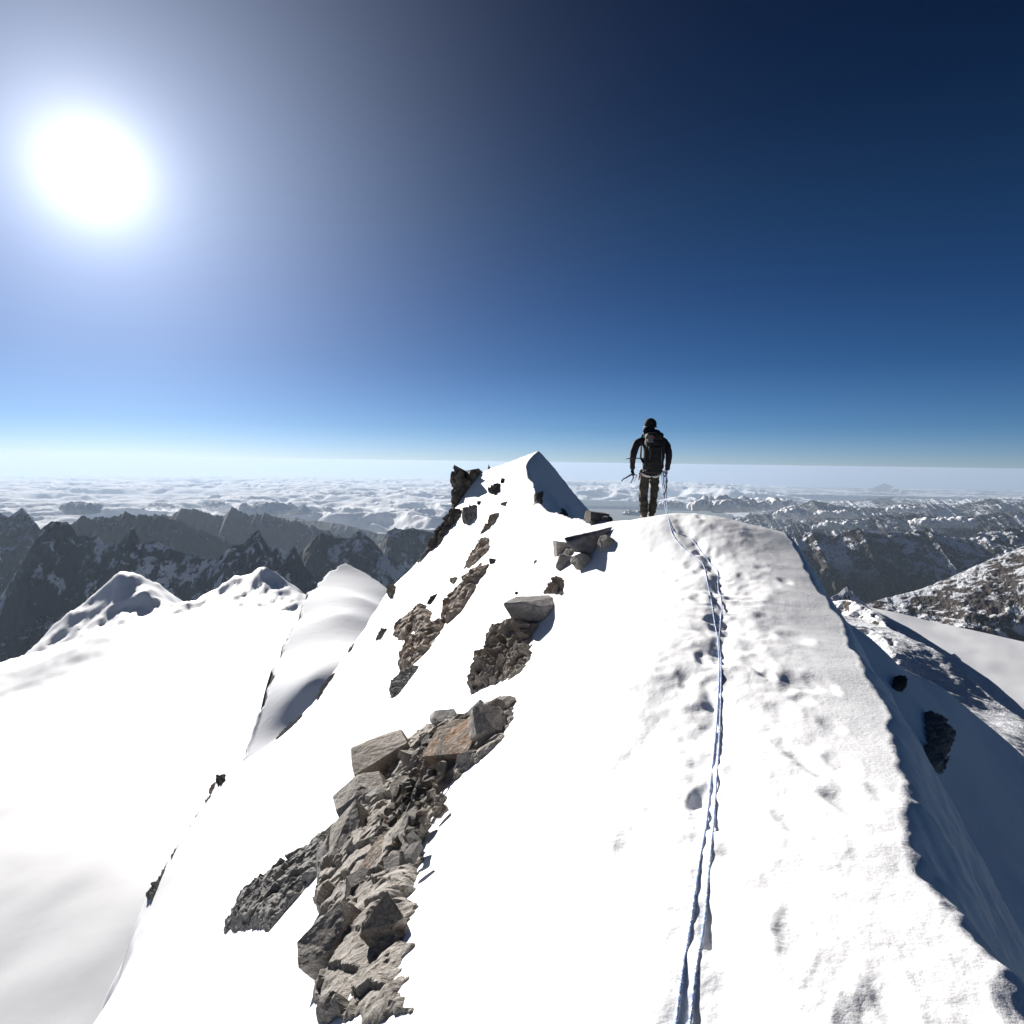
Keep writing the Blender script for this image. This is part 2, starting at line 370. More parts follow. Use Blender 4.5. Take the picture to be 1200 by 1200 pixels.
# the ridge behind the photographer
Xb, Yb = np.meshgrid(np.linspace(-30, 30, 200), np.linspace(-40, 1.2, 140), indexing='ij')
Zb = z_near_raw(Xb, np.maximum(Yb, -5.5)) - 0.02 - 0.1 * sstep(-1, 1.2, Yb)
grid_obj('snow_ridge_behind', Xb, Yb, Zb, M_snow)

# ------------------------------------------------------------------ ranges
RE = 6371000.0
def mountain(name, sil, mat, front, back, kf, kb, amp, fl, seed, nu=360, nt_=160, jag=0.02, base=-3300, jf=1.0, smooth=False):
    """a range whose crest runs through (u, v, distance); spurs fall away on both sides"""
    sil = sorted(sil); us = np.array([s[0] for s in sil]); C = np.array([W(*s) for s in sil])
    uu = np.linspace(us[0], us[-1], nu)
    cx = np.interp(uu, us, C[:, 0]); cy = np.interp(uu, us, C[:, 1]); cz = np.interp(uu, us, C[:, 2])
    D = C[:, 1].mean()
    q = cx / fl
    cz = cz + jag * D * 0.10 * (ridged(q * 3 * jf, q * 0 + seed, 6, seed, 0.62) - .62)
    tt = np.concatenate([-front * np.linspace(1, 0, int(nt_ * 0.7)) ** 1.4, back * np.linspace(0, 1, int(nt_ * 0.3) + 1)[1:] ** 1.4])
    T, _ = np.meshgrid(tt, uu, indexing='ij')
    X = np.broadcast_to(cx, T.shape).copy(); Y0 = np.broadcast_to(cy, T.shape); Zc = np.broadcast_to(cz, T.shape)
    X = X * (1 + T / D * 0.3)
    Y = Y0 + T
    a = np.abs(T)
    k = np.where(T < 0, kf, kb)
    rn = ridged(X / fl, Y / fl * 0.75, 7, seed) - 0.75 * 1.0
    rn2 = ridged(X / fl * 0.6 + 0.3 * fbm(X / fl, Y / fl, 3, seed + 9), Y / fl * 0.25, 3, seed + 2) - 0.8
    grow = sstep(0, 1, a / (amp * 2.2 / max(kf, .1)))
    Z = Zc - k * a * (1 - 0.25 * sstep(0, front, a)) + grow * amp * (rn * 1.3 + rn2 * 1.4) 
    Z = np.minimum(Z, Zc + 0.0 * a + (1 - grow) * 0 + np.where(a > 0, -k * a * 0.08, 0))
    Z = Z + 0.02 * amp * fbm(X / fl * 9, Y / fl * 9, 4, seed + 4)
    Z = np.maximum(Z, base + 5 * fbm(X / fl, Y / fl, 3, 5))
    return grid_obj(name, X, Y, Z, mat, smooth=smooth)

A_dark = alpine_mat('alpine_dark', 70, 0.45, rock=(0.018, 0.02, 0.026), rock2=(0.05, 0.052, 0.06), amp=1.1, sw=.5, streak=(1, 1, .5))
A_mixed = alpine_mat('alpine_mixed', 90, 0.42, rock=(0.035, 0.034, 0.036), rock2=(0.08, 0.075, 0.075), amp=1.0, sw=.5)
A_snowy = alpine_mat('alpine_snowy', 80, 0.90, rock=(0.06, 0.052, 0.048), rock2=(0.15, 0.125, 0.11), amp=1.1)
A_green = alpine_mat('alpine_green', 180, 0.80, rock=(0.06, 0.055, 0.05), rock2=(0.12, 0.105, 0.09), grass=((0.045, 0.055, 0.03), -900, 400.0), amp=1.0)
A_far = alpine_mat('alpine_far', 420, 0.86, rock=(0.05, 0.05, 0.055), rock2=(0.09, 0.09, 0.09), amp=1.0)
A_far2 = alpine_mat('alpine_farthest', 900, 0.98, rock=(0.05, 0.055, 0.06), rock2=(0.09, 0.09, 0.095), amp=.8)
A_blue = alpine_mat('alpine_blue', 120, 0.72, rock=(0.018, 0.02, 0.026), rock2=(0.05, 0.052, 0.06), amp=1.0, sw=.5)
A_hill = alpine_mat('hill_forest', 400, 1.6, rock=(0.035, 0.042, 0.04), rock2=(0.06, 0.066, 0.055))

# left
mountain('mountain_range', [(-260,640,7600),(-120,610,7600),(-40,612,7500),(0,601,7500),(10,606,7500),(25,595,7500),(33,602,7500),(43,614,7400),(60,640,7300),(110,690,7200)], A_mixed, 3200, 3000, .75, .9, 330, 900, 1, nu=260)
mountain('mountain_range', [(-100,700,5000),(0,700,5000),(18,668,5000),(35,640,5000),(48,620,5000),(60,611,5000),(80,613,5000),(95,628,5000),(112,626,5000),(122,638,4950),(140,636,4900),(155,617,4900),(164,634,4900),(182,634,4900),(200,642,4900),(235,655,4850),(255,655,4800),(272,640,4800),(285,638,4800),(295,625,4800),(303,620,4800),(314,640,4800),(325,640,4800),(335,648,4800),(345,640,4800),(360,668,4700),(385,700,4600)],
    A_dark, 2600, 2600, .95, .9, 330, 620, 2, nu=620, nt_=260, jag=.03)
mountain('mountain_range', [(40,640,8800),(85,613,8800),(95,603,8800),(104,607,8800),(120,605,8800),(140,604,8800),(147,597,8800),(160,603,8800),(190,604,8800),(215,612,8800),(250,625,8800),(280,640,8800),(330,660,8800)], A_blue, 3500, 3000, .6, .8, 380, 1000, 3, nu=420, jf=2.5, jag=.06)
mountain('mountain_range', [(150,620,12500),(180,602,12500),(200,604,12500),(213,596,12500),(226,595,12500),(250,603,12500),(262,605,12500),(272,594,12500),(290,603,12500),(310,601,12500),(330,607,12500),(345,610,12500),(385,622,12500),(430,640,12500)], A_blue, 4200, 4000, .45, .6, 400, 1400, 4, nu=420, jf=3, jag=.05)
mountain('mountain_range', [(250,612,19000),(300,604,19000),(345,607,19000),(400,614,19000),(450,626,19000),(520,640,19000)], A_hill, 6000, 5000, .25, .4, 350, 2400, 5)
mountain('mountain_range', [(340,655,6200),(355,645,6200),(365,632,6200),(376,623,6200),(388,628,6200),(398,631,6200),(410,630,6200),(422,622,6200),(433,630,6200),(448,646,6200),(470,662,6200),(520,690,6200)], A_mixed, 2600, 2500, .8, .9, 300, 650, 6, nu=300)
mountain('mountain_range', [(400,660,8200),(440,640,8200),(455,622,8200),(463,618,8200),(472,621,8200),(484,619,8200),(500,622,8200),(530,632,8200),(600,660,8200)], A_dark, 3600, 3000, .7, .8, 330, 900, 8, nu=260)
mountain('hills', [(300,606,42000),(370,603,42000),(410,598,42000),(445,593,42000),(475,590,42000),(500,595,42000),(560,600,42000),(640,606,42000)], A_hill, 9000, 9000, .12, .2, 500, 5000, 10)
mountain('hills', [(40,600,33000),(75,590,33000),(92,587,33000),(110,590,33000),(150,592,33000),(200,598,33000),(260,606,33000)], A_hill, 8000, 9000, .14, .2, 400, 4000, 11)
# right
mountain('hills', [(560,604,60000),(640,600,60000),(720,592,60000),(800,590,60000),(900,596,60000),(960,600,60000)], A_hill, 9000, 9000, .10, .2, 500, 6000, 12)
mountain('mountain_range', [(860,575,90000),(960,575,90000),(1000,576,90000),(1018,574,90000),(1028,571,90000),(1036,566,90000),(1043,572,90000),(1060,576,90000),(1120,580,90000),(1220,586,90000),(1340,590,90000)], A_far2, 14000, 12000, .10, .2, 700, 5000, 13, nu=600, jf=4, jag=.012)
mountain('mountain_range', [(880,600,38000),(940,590,38000),(1000,586,38000),(1040,583,38000),(1070,584,38000),(1120,585,38000),(1160,583,38000),(1220,583,38000),(1400,586,38000)], A_far, 9000, 8000, .2, .3, 900, 2600, 14, nu=700, jf=2, jag=.03)
mountain('mountain_range', [(860,606,24000),(920,597,24000),(950,586,24000),(975,590,24000),(1010,595,24000),(1050,594,24000),(1080,588,24000),(1120,592,24000),(1160,584,24000),(1185,589,24000),(1220,588,24000),(1400,590,24000)], A_far, 7000, 6000, .3, .4, 850, 1700, 15, nu=700, jf=2, jag=.04)
mountain('mountain_range', [(880,625,14500),(940,612,14500),(990,608,14500),(1040,603,14500),(1075,600,14500),(1110,608,14500),(1150,602,14500),(1200,598,14500),(1260,590,14500),(1420,590,14500)], A_far, 4500, 4500, .4, .5, 650, 1200, 16, nu=700, jf=2, jag=.05)
mountain('mountain_range', [(840,650,8500),(905,632,8500),(935,628,8500),(950,622,8500),(975,627,8500),(1005,619,8500),(1020,624,8500),(1050,625,8500),(1080,622,8500),(1088,619,8500),(1105,628,8500),(1135,630,8500),(1160,622,8500),(1200,615,8500),(1300,600,8500),(1420,600,8500)], A_green, 3600, 3000, .5, .6, 640, 1100, 17, nu=620, nt_=240, jag=.05, jf=1.5)
mountain('mountain_range', [(930,760,3800),(1000,712,3800),(1040,700,3800),(1080,690,3800),(1110,678,3800),(1140,664,3800),(1170,652,3800),(1200,640,3800),(1260,622,3800),(1400,600,3800)], A_snowy, 2300, 1500, .36, .8, 170, 380, 18, nu=620, nt_=300)
# valley floor to the horizon
def polar_sheet(name, r0, r1, nr, a0, a1, na, fz, mat, kind='structure', keepf=None):
    r = np.geomspace(r0, r1, nr); a = np.radians(np.linspace(a0, a1, na)); R_, T_ = np.meshgrid(r, a, indexing='ij')
    X = R_ * np.sin(T_); Y = R_ * np.cos(T_); Z = fz(X, Y, R_)
    return grid_obj(name, X, Y, Z, mat, kind=kind, keep=keepf(X, Y, Z, R_) if keepf else None)
def curv(r): return r * r / (2 * RE)
M_ground, t, p = new_mat('valley'); 
P = pos_n(t, (1 / 4000,) * 3); t.links.new(mix_n(t, noise_n(t, 1, 8, .6, P), (0.035, 0.045, 0.035), (0.09, 0.095, 0.07)), p.inputs['Base Color']); p.inputs['Roughness'].default_value = 1
polar_sheet('ground', 50, 300000, 120, -180, 180, 181, lambda x, y, r: -3300 - curv(r) + 0 * x, M_ground)

# ------------------------------------------------------------------ left glacier
gl = [(-200,900,1100),(-100,800,1700),(0,776,1850),(30,768,1900),(72,727,2100),(110,695,2200),(140,671,2250),(165,692,2150),(185,704,2100),(215,706,2100),(250,692,2200),(275,671,2250),(300,668,2250),(313,664,2250),(330,674,2250),(350,690,2150),(368,700,2100),(420,720,2000),
      (0,900,900),(0,1050,640),(0,1200,500),(200,1050,600),(200,1200,480),(200,900,850),(200,800,1150),(100,800,1200),(300,800,1100),(300,720,1500),(120,740,1500),(190,740,1450),(350,900,800),(420,1000,650),(60,800,1300)]
GP = np.array([W(*p) for p in gl]); gpm = tps_fit(GP[:, :2], GP[:, 2], 0.0005)
GE = [tuple(W(*p)[:2]) for p in gl[:18]]
def zg(x, y, r):
    z = tps_eval(gpm, x, y) + 4 * fbm(x / 400, y / 400, 4, 51) + 0.5 * fbm(x / 60, y / 60, 3, 52) * sstep(1250, 1600, r) * 4
    z = z + 26 * (ridged(x / 210, y / 300, 5, 55) - .72) * sstep(1650, 2050, r) + 7 * (ridged(x / 60, y / 90, 3, 56) - .7) * sstep(1700, 2050, r)
    d, _ = poly_sd(x, y, GE); d = np.maximum(-d, 0)
    return z - 1.1 * (np.sqrt(d * d + 900) - 30)
M_glac = snow_mat('snow_glacier', fine=False)
t = M_glac.node_tree; p = t.nodes['Principled BSDF']
t.links.new(bump_n(t, noise_n(t, 1, 7, 0.6, pos_n(t, (1/60, 1/60, 1/60))), 0.10, 4), p.inputs['Normal'])
polar_sheet('glacier', 380, 3200, 260, -62, -8, 420, zg, M_glac)
# snow shoulder between glacier and ridge
A_should = alpine_mat('alpine_shoulder', 5, 0.42, rock=(0.06, 0.055, 0.06), rock2=(0.14, 0.13, 0.13), amp=0.5, bmp=.12)
def sheet(name, pts, edge, mat, drop, rnd, area, n=(300, 300), side=-1, nz=(1.0, 30), seed=81, lip=0.0, base=-900, lipy=-999, wob=.12):
    Q = np.array([W(*p) for p in pts]); mm = tps_fit(Q[:, :2], Q[:, 2], 0.002)
    E = [tuple(W(*p)[:2]) for p in edge]
    X, Y = np.meshgrid(np.linspace(area[0], area[1], n[0]), np.linspace(area[2], area[3], n[1]), indexing='ij')
    d0, _ = poly_sd(X, Y, E); qx, qy = poly_near(X, Y, E); o_ = d0 * side > 0
    Z = tps_eval(mm, np.where(o_, qx, X), np.where(o_, qy, Y)) + nz[0] * fbm(X / nz[1], Y / nz[1], 6, seed)
    wx = X + nz[1] * wob * fbm(X / nz[1] * 2, Y / nz[1] * 2, 5, seed + 3)
    d, _ = poly_sd(wx, Y, E); d = d * side
    # rocky lip just inside the edge
    Z = Z - lip * sstep(lipy, lipy + 30, Y) * np.exp(-((d + rnd) / (rnd * 1.0 + .01)) ** 2) * np.clip(fbm(X / nz[1] * 3, Y / nz[1] * 3, 4, seed + 7) + .1, 0, 1)
    dd = np.maximum(d, 0); Z = Z - drop * (np.sqrt(dd * dd + rnd * rnd) - rnd)
    Z = np.where(dd > 0, Z + np.minimum(dd, 8 * rnd) * .2 * fbm(X / nz[1] * 2, Y / nz[1] * 2, 5, seed + 5), Z)
    return grid_obj(name, X, Y, Z, mat, keep=Z > base)
se = [(-40,1420,92),(60,1280,110),(150,1130,135),(221,1015,165),(262,940,190),(290,884,213),(306,840,232),(313,812,245),(330,765,285),(350,724,330),(368,690,400),(388,668,460),(405,660,480),(430,672,470),(460,695,440),(520,760,400),(620,900,330)]
sheet('snow_shoulder', se + [(400,720,318),(360,800,235),(420,700,366),(345,850,222),(450,740,316),(400,850,199),(480,950,160),(400,1000,155),(330,1150,125),(250,1300,100)], se, A_should, 4.5, .4, (-240, -10, 60, 580), side=-1, n=(460, 700), nz=(.10, 40), lip=1.2, lipy=225, wob=.05)
# ------------------------------------------------------------------ right glacier and the ribs above it
def zrg(x, y, r): return -430 - 0.10 * (x - 800) + 0.08 * (y - 1100) + 3 * fbm(x / 200, y / 200, 4, 61) - curv(r)
polar_sheet('glacier', 350, 2100, 120, 20, 62, 160, zrg, M_glac)
A_rib = alpine_mat('alpine_rib', 8, 0.50, rock=(0.06, 0.05, 0.045), rock2=(0.15, 0.12, 0.10), amp=0.35)
mountain('rocky_peak', [(930,760,430),(955,725,430),(972,702,430),(984,694,430),(992,687,430),(1000,694,425),(1012,706,420),(1030,722,410),(1055,745,400),(1090,790,390)], A_rib, 130, 130, .9, 1.2, 16, 60, 20, nu=360, nt_=220, jag=.05, base=-700, smooth=True)
re_ = [(880,740,420),(1000,705,330),(1020,716,310),(1040,731,290),(1060,747,275),(1085,768,255),(1102,790,240),(1112,812,225),(1120,850,210)]
sheet('snow_rib', re_ + [(1040,765,230),(1060,785,215),(1100,806,212),(1080,790,220),(1020,740,260),(1000,740,250),(1050,900,150)], re_, A_rib, 1.2, 1.2, (70, 210, 130, 380), side=1, n=(420, 520), nz=(.8, 26), lip=1.8)
de_ = [(975,735,150),(1000,736,150),(1020,738,148),(1035,746,142),(1043,758,134),(1046,772,128),(1046,790,122)]
sheet('snow_dome', de_ + [(1000,755,125),(1020,770,118),(1030,800,105),(985,770,115),(1000,800,100)], de_, A_rib, 1.3, .7, (30, 90, 80, 170), side=1, n=(300, 420), nz=(.5, 12), lip=1.2, seed=87)
mountain('rocky_rib', [(1050,800,620),(1085,778,620),(1100,770,620),(1118,765,620),(1126,772,620),(1130,790,620),(1134,830,620)], A_rib, 90, 120, .8, 1.2, 12, 60, 22, nu=200, nt_=120, jag=.02, base=-700, smooth=True)

# ------------------------------------------------------------------ cloud sea
M_cloud, t, p = new_mat('cloud'); p.inputs['Base Color'].default_value = (0.95, 0.95, 0.96, 1); p.inputs['Roughness'].default_value = 1; p.inputs['Specular IOR Level'].default_value = 0
tl = N(t, 'ShaderNodeBsdfTranslucent', ins={0: (.97, .97, .98, 1)}); mx = N(t, 'ShaderNodeMixShader', ins={0: .08}); t.links.new(p.outputs[0], mx.inputs[1]); t.links.new(tl.outputs[0], mx.inputs[2]); t.links.new(mx.outputs[0], t.nodes['Material Output'].inputs['Surface'])
def zcl(x, y, r):
    s = 4600
    wx = x + 900 * fbm(x / 5000, y / 5000, 3, 71); wy = y + 900 * fbm(x / 5000, y / 5000, 3, 72)
    b = 1 - np.abs(fbm(wx / s, wy / s, 6, 73, 0.46))
    cov = fbm(x / 16000, y / 16000, 3, 75)
    az = np.degrees(np.arctan2(x, y))
    lim = np.maximum(sstep(17000, 24000, r - 0 * x) * sstep(8, -6, az + 6 * cov), sstep(50000, 70000, r) * sstep(30, 18, az + 8 * cov) * sstep(-.5, .1, cov))
    return -2350 + 640 * (b - 0.55) * (0.7 + 0.6 * sstep(-.5, .5, cov)) - 1500 * (1 - lim) - 260 * sstep(-.1, -.5, cov) - curv(r)
polar_sheet('cloud_sea', 14000, 230000, 420, -56, 40, 1250, zcl, M_cloud, kind='stuff', keepf=lambda x, y, z, r: z + curv(r) > -3200)

# ------------------------------------------------------------------ clouds that stand alone
def cloud(u, v, y, wpx, hpx, seed, label):
    c = W(u, v, y); sc_ = y / F; wx = wpx * sc_ / 2; hz_ = hpx * sc_ / 2; rd = random.Random(seed)
    bm = bmesh.new()
    for k in range(16):
        fx = -1 + 2 * (k + .5) / 16 + rd.uniform(-.05, .05); w_ = (1 - fx * fx * .6)
        r = hz_ * rd.uniform(.5, .95) * w_
        mt = Matrix.Translation((fx * wx * .85, rd.uniform(-.8, .8) * wx * .25, rd.uniform(-.15, .35) * hz_ * w_)) @ Matrix.Diagonal((r * rd.uniform(1.3, 2.2), r * rd.uniform(1.3, 2.2), r, 1))
        bmesh.ops.create_icosphere(bm, subdivisions=5, radius=1, matrix=mt)
    for q in bm.verts:
        p_ = q.co / (hz_ * 1.1)
        n = 0; a = 1
        for o_ in range(4):
            n += a * abs(mnoise.noise(p_ * (1.9 ** o_) * .8 + Vector((seed * 3.1, 0, o_ * 7.7)))); a *= .5
        q.co *= 1 + .0
        nn = q.normal if q.normal.length > 0 else q.co.normalized()
        q.co += nn * (n - .35) * hz_ * .75
        if q.co.z < -hz_ * .4: q.co.z = -hz_ * .4 + (q.co.z + hz_ * .4) * .25
    me = bpy.data.meshes.new('cloud'); bm.normal_update(); bm.to_mesh(me); bm.free()
    me.polygons.foreach_set('use_smooth', [True] * len(me.polygons)); me.materials.append(M_cloud)
    o = link(bpy.data.objects.new('cloud', me)); o.location = c
    tag(o, label, 'cloud', 'cumulus clouds around the far ranges')
cloud(312, 598, 21000, 60, 20, 1, 'bright cumulus cloud with the tallest top, standing above the dark hills on the left')
cloud(352, 601, 21500, 22, 13, 2, 'small round cloud just right of the tall cumulus above the left hills')
cloud(255, 596, 24000, 34, 12, 3, 'low white cloud behind the pointed dark hills on the left')
cloud(190, 596, 24000, 40, 11, 4, 'flat white cloud behind the flat topped dark mountain')
cloud(95, 598, 16000, 46, 16, 5, 'white cloud filling the notch between the two leftmost dark massifs')
cloud(850, 594, 19000, 90, 22, 6, 'long white cloud bank directly behind the broad snow hump')
cloud(905, 593, 19000, 60, 17, 7, 'cloud bank touching the far snowy ranges right of the hump')
cloud(928, 604, 16500, 44, 16, 8, 'grey white cloud drifting low between the hump and the thin middle cloud')
cloud(978, 604, 17500, 56, 11, 9, 'thin cloud lying between the snowy ranges, middle one of the right hand clouds')
cloud(985, 618, 12500, 66, 13, 10, 'nearest low cloud hanging over the dark green ridge on the right')
cloud(1065, 598, 17500, 52, 10, 11, 'small bright cloud beneath the pale far summit ranges')
cloud(1105, 614, 13000, 84, 16, 12, 'wide hazy cloud lapping over the dark ridge at far right')
cloud(786, 592, 22000, 30, 9, 13, 'small cloud low to the right of the climber')
cloud(742, 602, 20000, 26, 8, 14, 'small cloud low to the left of the climber\'s boots')

# ------------------------------------------------------------------ rocks
def cells(x, y, s, seed):
    """blocky cell pattern: value and local offset of the nearest cell"""
    gx = np.floor(x / s).astype(int); gy = np.floor(y / s).astype(int)
    best = np.full(x.shape, 1e9); sec = np.full(x.shape, 1e9); h = np.zeros(x.shape)
    for i in (-1, 0, 1):
        for j in (-1, 0, 1):
            cx_ = gx + i; cy_ = gy + j
            a = PERM[(PERM[(cx_ + seed) & 255] + cy_) & 255]; b_ = PERM[(a + 77) & 255]; c_ = PERM[(a + 141) & 255]
            px = (cx_ + .15 + .7 * a / 255.) * s; py = (cy_ + .15 + .7 * b_ / 255.) * s
            d = np.maximum(np.abs(x - px) * (1 + .3 * (c_ / 255.)), np.abs(y - py) * (1.1 - .3 * (c_ / 255.))) + .35 * np.hypot(x - px, y - py)
            hh = c_ / 255. + ((a / 255. - .5) * (x - px) + (b_ / 255. - .5) * (y - py)) / s * 1.1
            k = d < best; sec = np.where(k, best, np.minimum(sec, d)); h = np.where(k, hh, h); best = np.where(k, d, best)
    return h, sec - best
def poly_in(x, y, P):
    n = len(P); ins = np.zeros(x.shape, bool); dm = np.full(x.shape, 1e9)
    for i in range(n):
        ax, ay = P[i]; bx, by = P[(i + 1) % n]
        c = ((ay > y) != (by > y)) & (x < (bx - ax) * (y - ay) / (by - ay + 1e-12) + ax); ins ^= c
        dx, dy = bx - ax, by - ay; t = np.clip(((x - ax) * dx + (y - ay) * dy) / (dx * dx + dy * dy + 1e-12), 0, 1)
        dm = np.minimum(dm, np.hypot(x - ax - t * dx, y - ay - t * dy))
    return np.where(ins, dm, -dm)
def zoomed(pts, ox, oy, k): return [(ox + a / k, oy + b / k) for a, b in pts]
def outcrop(poly, relief, mat, label, tmin=1.0, sink=.12, name='rock_outcrop', cell=None, seed=1, res=150, group=None, rot=0.9, cat='rock', warp=.06):
    H = []
    for u, v in poly:
        for k_ in range(9):
            h = hit(u + 3 * k_, v, 110, tmin)
            if h is not None: H.append(h); break
    P = [(h[0], h[1]) for h in H]; xs = [p[0] for p in P]; ys = [p[1] for p in P]
    ext = max(max(xs) - min(xs), max(ys) - min(ys)); pad = ext * .04 + .02
    w_ = max(xs) - min(xs); l_ = max(ys) - min(ys); area = max(w_ * l_, 1e-4); st = math.sqrt(area) / res
    X, Y = np.meshgrid(np.arange(min(xs) - pad, max(xs) + pad, st), np.arange(min(ys) - pad, max(ys) + pad, st), indexing='ij')
    cl = cell or math.sqrt(area) / 7
    wx = X + warp * cl * 2 * fbm(X / cl, Y / cl, 3, seed + 2); wy = Y + warp * cl * 2 * fbm(X / cl, Y / cl, 3, seed + 3)
    d = poly_in(X + .22 * cl * fbm(X / cl * 1.6, Y / cl * 1.6, 4, seed + 8), Y + .22 * cl * fbm(X / cl * 1.6 + 9, Y / cl * 1.6, 4, seed + 9), P); xs_m, ys_m = float(np.mean(xs)), float(np.mean(ys))
    gx = (float(z_near_raw(xs_m + .3, ys_m)) - float(z_near_raw(xs_m - .3, ys_m))) / .6; gy = (float(z_near_raw(xs_m, ys_m + .3)) - float(z_near_raw(xs_m, ys_m - .3))) / .6
    nl = math.sqrt(1 + gx * gx + gy * gy); nrm = (-gx / nl, -gy / nl, 1 / nl); c, s_ = math.cos(rot), math.sin(rot)
    sx_ = wx * math.sqrt(1 + gx * gx); ux = (c * sx_ + s_ * wy); uy = (-s_ * sx_ + c * wy) * .8
    h1, e1 = cells(ux, uy, cl, seed); h2, e2 = cells(ux + 3, uy, cl * .42, seed + 5)
    prof = np.clip(d / (relief * .9 + .01), -1.5, 1)
    Z = z_near_raw(X, Y)
    up = relief * (-sink + .2 + 1.15 * h1 + .35 * h2) * np.clip(prof, 0, 1) ** .55 - .10 * relief * (np.exp(-(e1 / (cl * .05)) ** 2) + .5 * np.exp(-(e2 / (cl * .03)) ** 2)) * (prof > 0)
    up = up + relief * .06 * fbm(X / cl * 5, Y / cl * 5, 4, seed + 6)
    up = np.where(d < 0, -.06 * relief + d * 2.5 - .02, up)
    c0 = np.array([np.mean(xs), np.mean(ys), 0]); c0[2] = float(z_near_raw(c0[0], c0[1]))
    V = np.stack([X - c0[0] + up * nrm[0], Y - c0[1] + up * nrm[1], Z + up * nrm[2] - c0[2]], -1).reshape(-1, 3)
    Fc = grid_faces(*X.shape); kf = (d.ravel()[Fc] > -relief * .5 - 2 * st).any(1); Fc = Fc[kf]
    used = np.unique(Fc); mp = np.zeros(len(V), np.int32); mp[used] = np.arange(len(used))
    o = mesh_np(name, V[used], mp[Fc], mat, smooth=False); o.location = c0
    tag(o, label, cat, group); return o

def rock_shape(dims, seed, chop=9, rough=.02, sub=4, keep=.62):
    rd = random.Random(seed); bm = bmesh.new(); bmesh.ops.create_cube(bm, size=2)
    for v in bm.verts: v.co += Vector([rd.uniform(-.22, .22) for _ in range(3)])
    for i in range(chop):
        n = Vector([rd.gauss(0, 1) for _ in range(3)]).normalized(); d = rd.uniform(keep, 1.05) * (abs(n.x) + abs(n.y) + abs(n.z)) * .78
        g = bm.verts[:] + bm.edges[:] + bm.faces[:]
        r = bmesh.ops.bisect_plane(bm, geom=g, plane_co=n * d, plane_no=n, clear_outer=True)
        es = [e for e in r['geom_cut'] if isinstance(e, bmesh.types.BMEdge)]
        if es:
            try: bmesh.ops.contextual_create(bm, geom=es)
            except Exception: pass
    return finish_rock(bm, dims, seed, rough, sub)
def finish_rock(bm, dims, seed, rough, sub):
    pts = [v.co.copy() for v in bm.verts]; bm.free(); bm = bmesh.new()
    vs = [bm.verts.new((p.x * dims[0], p.y * dims[1], p.z * dims[2])) for p in pts]
    r = bmesh.ops.convex_hull(bm, input=vs)
    bmesh.ops.delete(bm, geom=[g for g in set(r['geom_interior'] + r['geom_unused']) if isinstance(g, bmesh.types.BMVert)], context='VERTS')
    bmesh.ops.dissolve_limit(bm, angle_limit=.12, verts=bm.verts[:], edges=bm.edges[:])
    L = sum(dims) / 3
    bmesh.ops.bevel(bm, geom=bm.edges[:], offset=L * .035, segments=1, profile=.6, affect='EDGES', clamp_overlap=True)
    bmesh.ops.triangulate(bm, faces=bm.faces[:])
    for _ in range(sub):
        big = [e for e in bm.edges if e.calc_length() > L * .09]
        if not big: break
        bmesh.ops.subdivide_edges(bm, edges=big, cuts=1)
        bmesh.ops.triangulate(bm, faces=[f for f in bm.faces if len(f.verts) > 3])
    bm.normal_update()
    off = Vector((seed * 1.7, seed * .9, 0))
    for v in bm.verts:
        p_ = v.co / L * 1.6 + off
        n = mnoise.noise(p_) * .9 + mnoise.noise(p_ * 2.7) * .5 + mnoise.noise(p_ * 7) * .3
        v.co += v.normal * n * L * rough * 1.6
    me = bpy.data.meshes.new('rock'); bm.to_mesh(me); bm.free(); return me
def boulder(u, v, wpx, asp, mat, label, seed, rot=(0, 0, 0), lift=.25, name='rock', group=None, chop=9, zadd=None, **k):
    for k_ in range(12):
        h = hit(u, v + 1.5 * k_)
        if h is not None: break
    dist = np.linalg.norm(h); a = wpx / F * dist / 2
    if zadd is None: zadd = .055 if (v > 820 and dist < 12) else 0.0
    dims = (a, a * asp[0], a * asp[1]); me = rock_shape(dims, seed, chop, **k); me.materials.append(mat)
    o = link(bpy.data.objects.new(name, me)); o.location = (h[0], h[1], h[2] + lift * dims[2] + zadd); o.rotation_euler = rot
    tag(o, label, 'rock', group); return o
def hull_rock(pts, y0, mat, label, seed, name='boulder', rough=.012):
    P = [Vector(W(u, v, y0 + dy)) for u, v, dy in pts]; c = sum(P, Vector()) / len(P)
    bm = bmesh.new()
    for p_ in P: bm.verts.new(p_ - c)
    me = finish_rock(bm, (1, 1, 1), seed, rough, 0) if False else None
    pts_ = [v.co.copy() for v in bm.verts]; bm.free()
    L = max(p_.length for p_ in pts_)
    bm = bmesh.new()
    for p_ in pts_: bm.verts.new(p_ / L)
    me = finish_rock(bm, (L, L, L), seed, rough, 4); me.materials.append(mat)
    o = link(bpy.data.objects.new(name, me)); o.location = c; tag(o, label, 'rock'); return o

Z6 = lambda p: zoomed(p, 440, 600, 4.0)
Z7 = lambda p: zoomed(p, 500, 520, 5.0)
Z5 = lambda p: zoomed(p, 280, 790, 10 / 3)
ZL = lambda p: zoomed(p, 0, 760, 3.0)
Z8 = lambda p: zoomed(p, 640, 600, 2.143)
M_tan = rock_mat('rock_tan', (0.20, 0.165, 0.14), (0.36, 0.30, 0.25), (0.47, 0.41, 0.35), s=1.5)
M_slate = rock_mat('rock_slate', (0.14, 0.137, 0.135), (0.27, 0.265, 0.26), (0.39, 0.38, 0.37), s=.7)
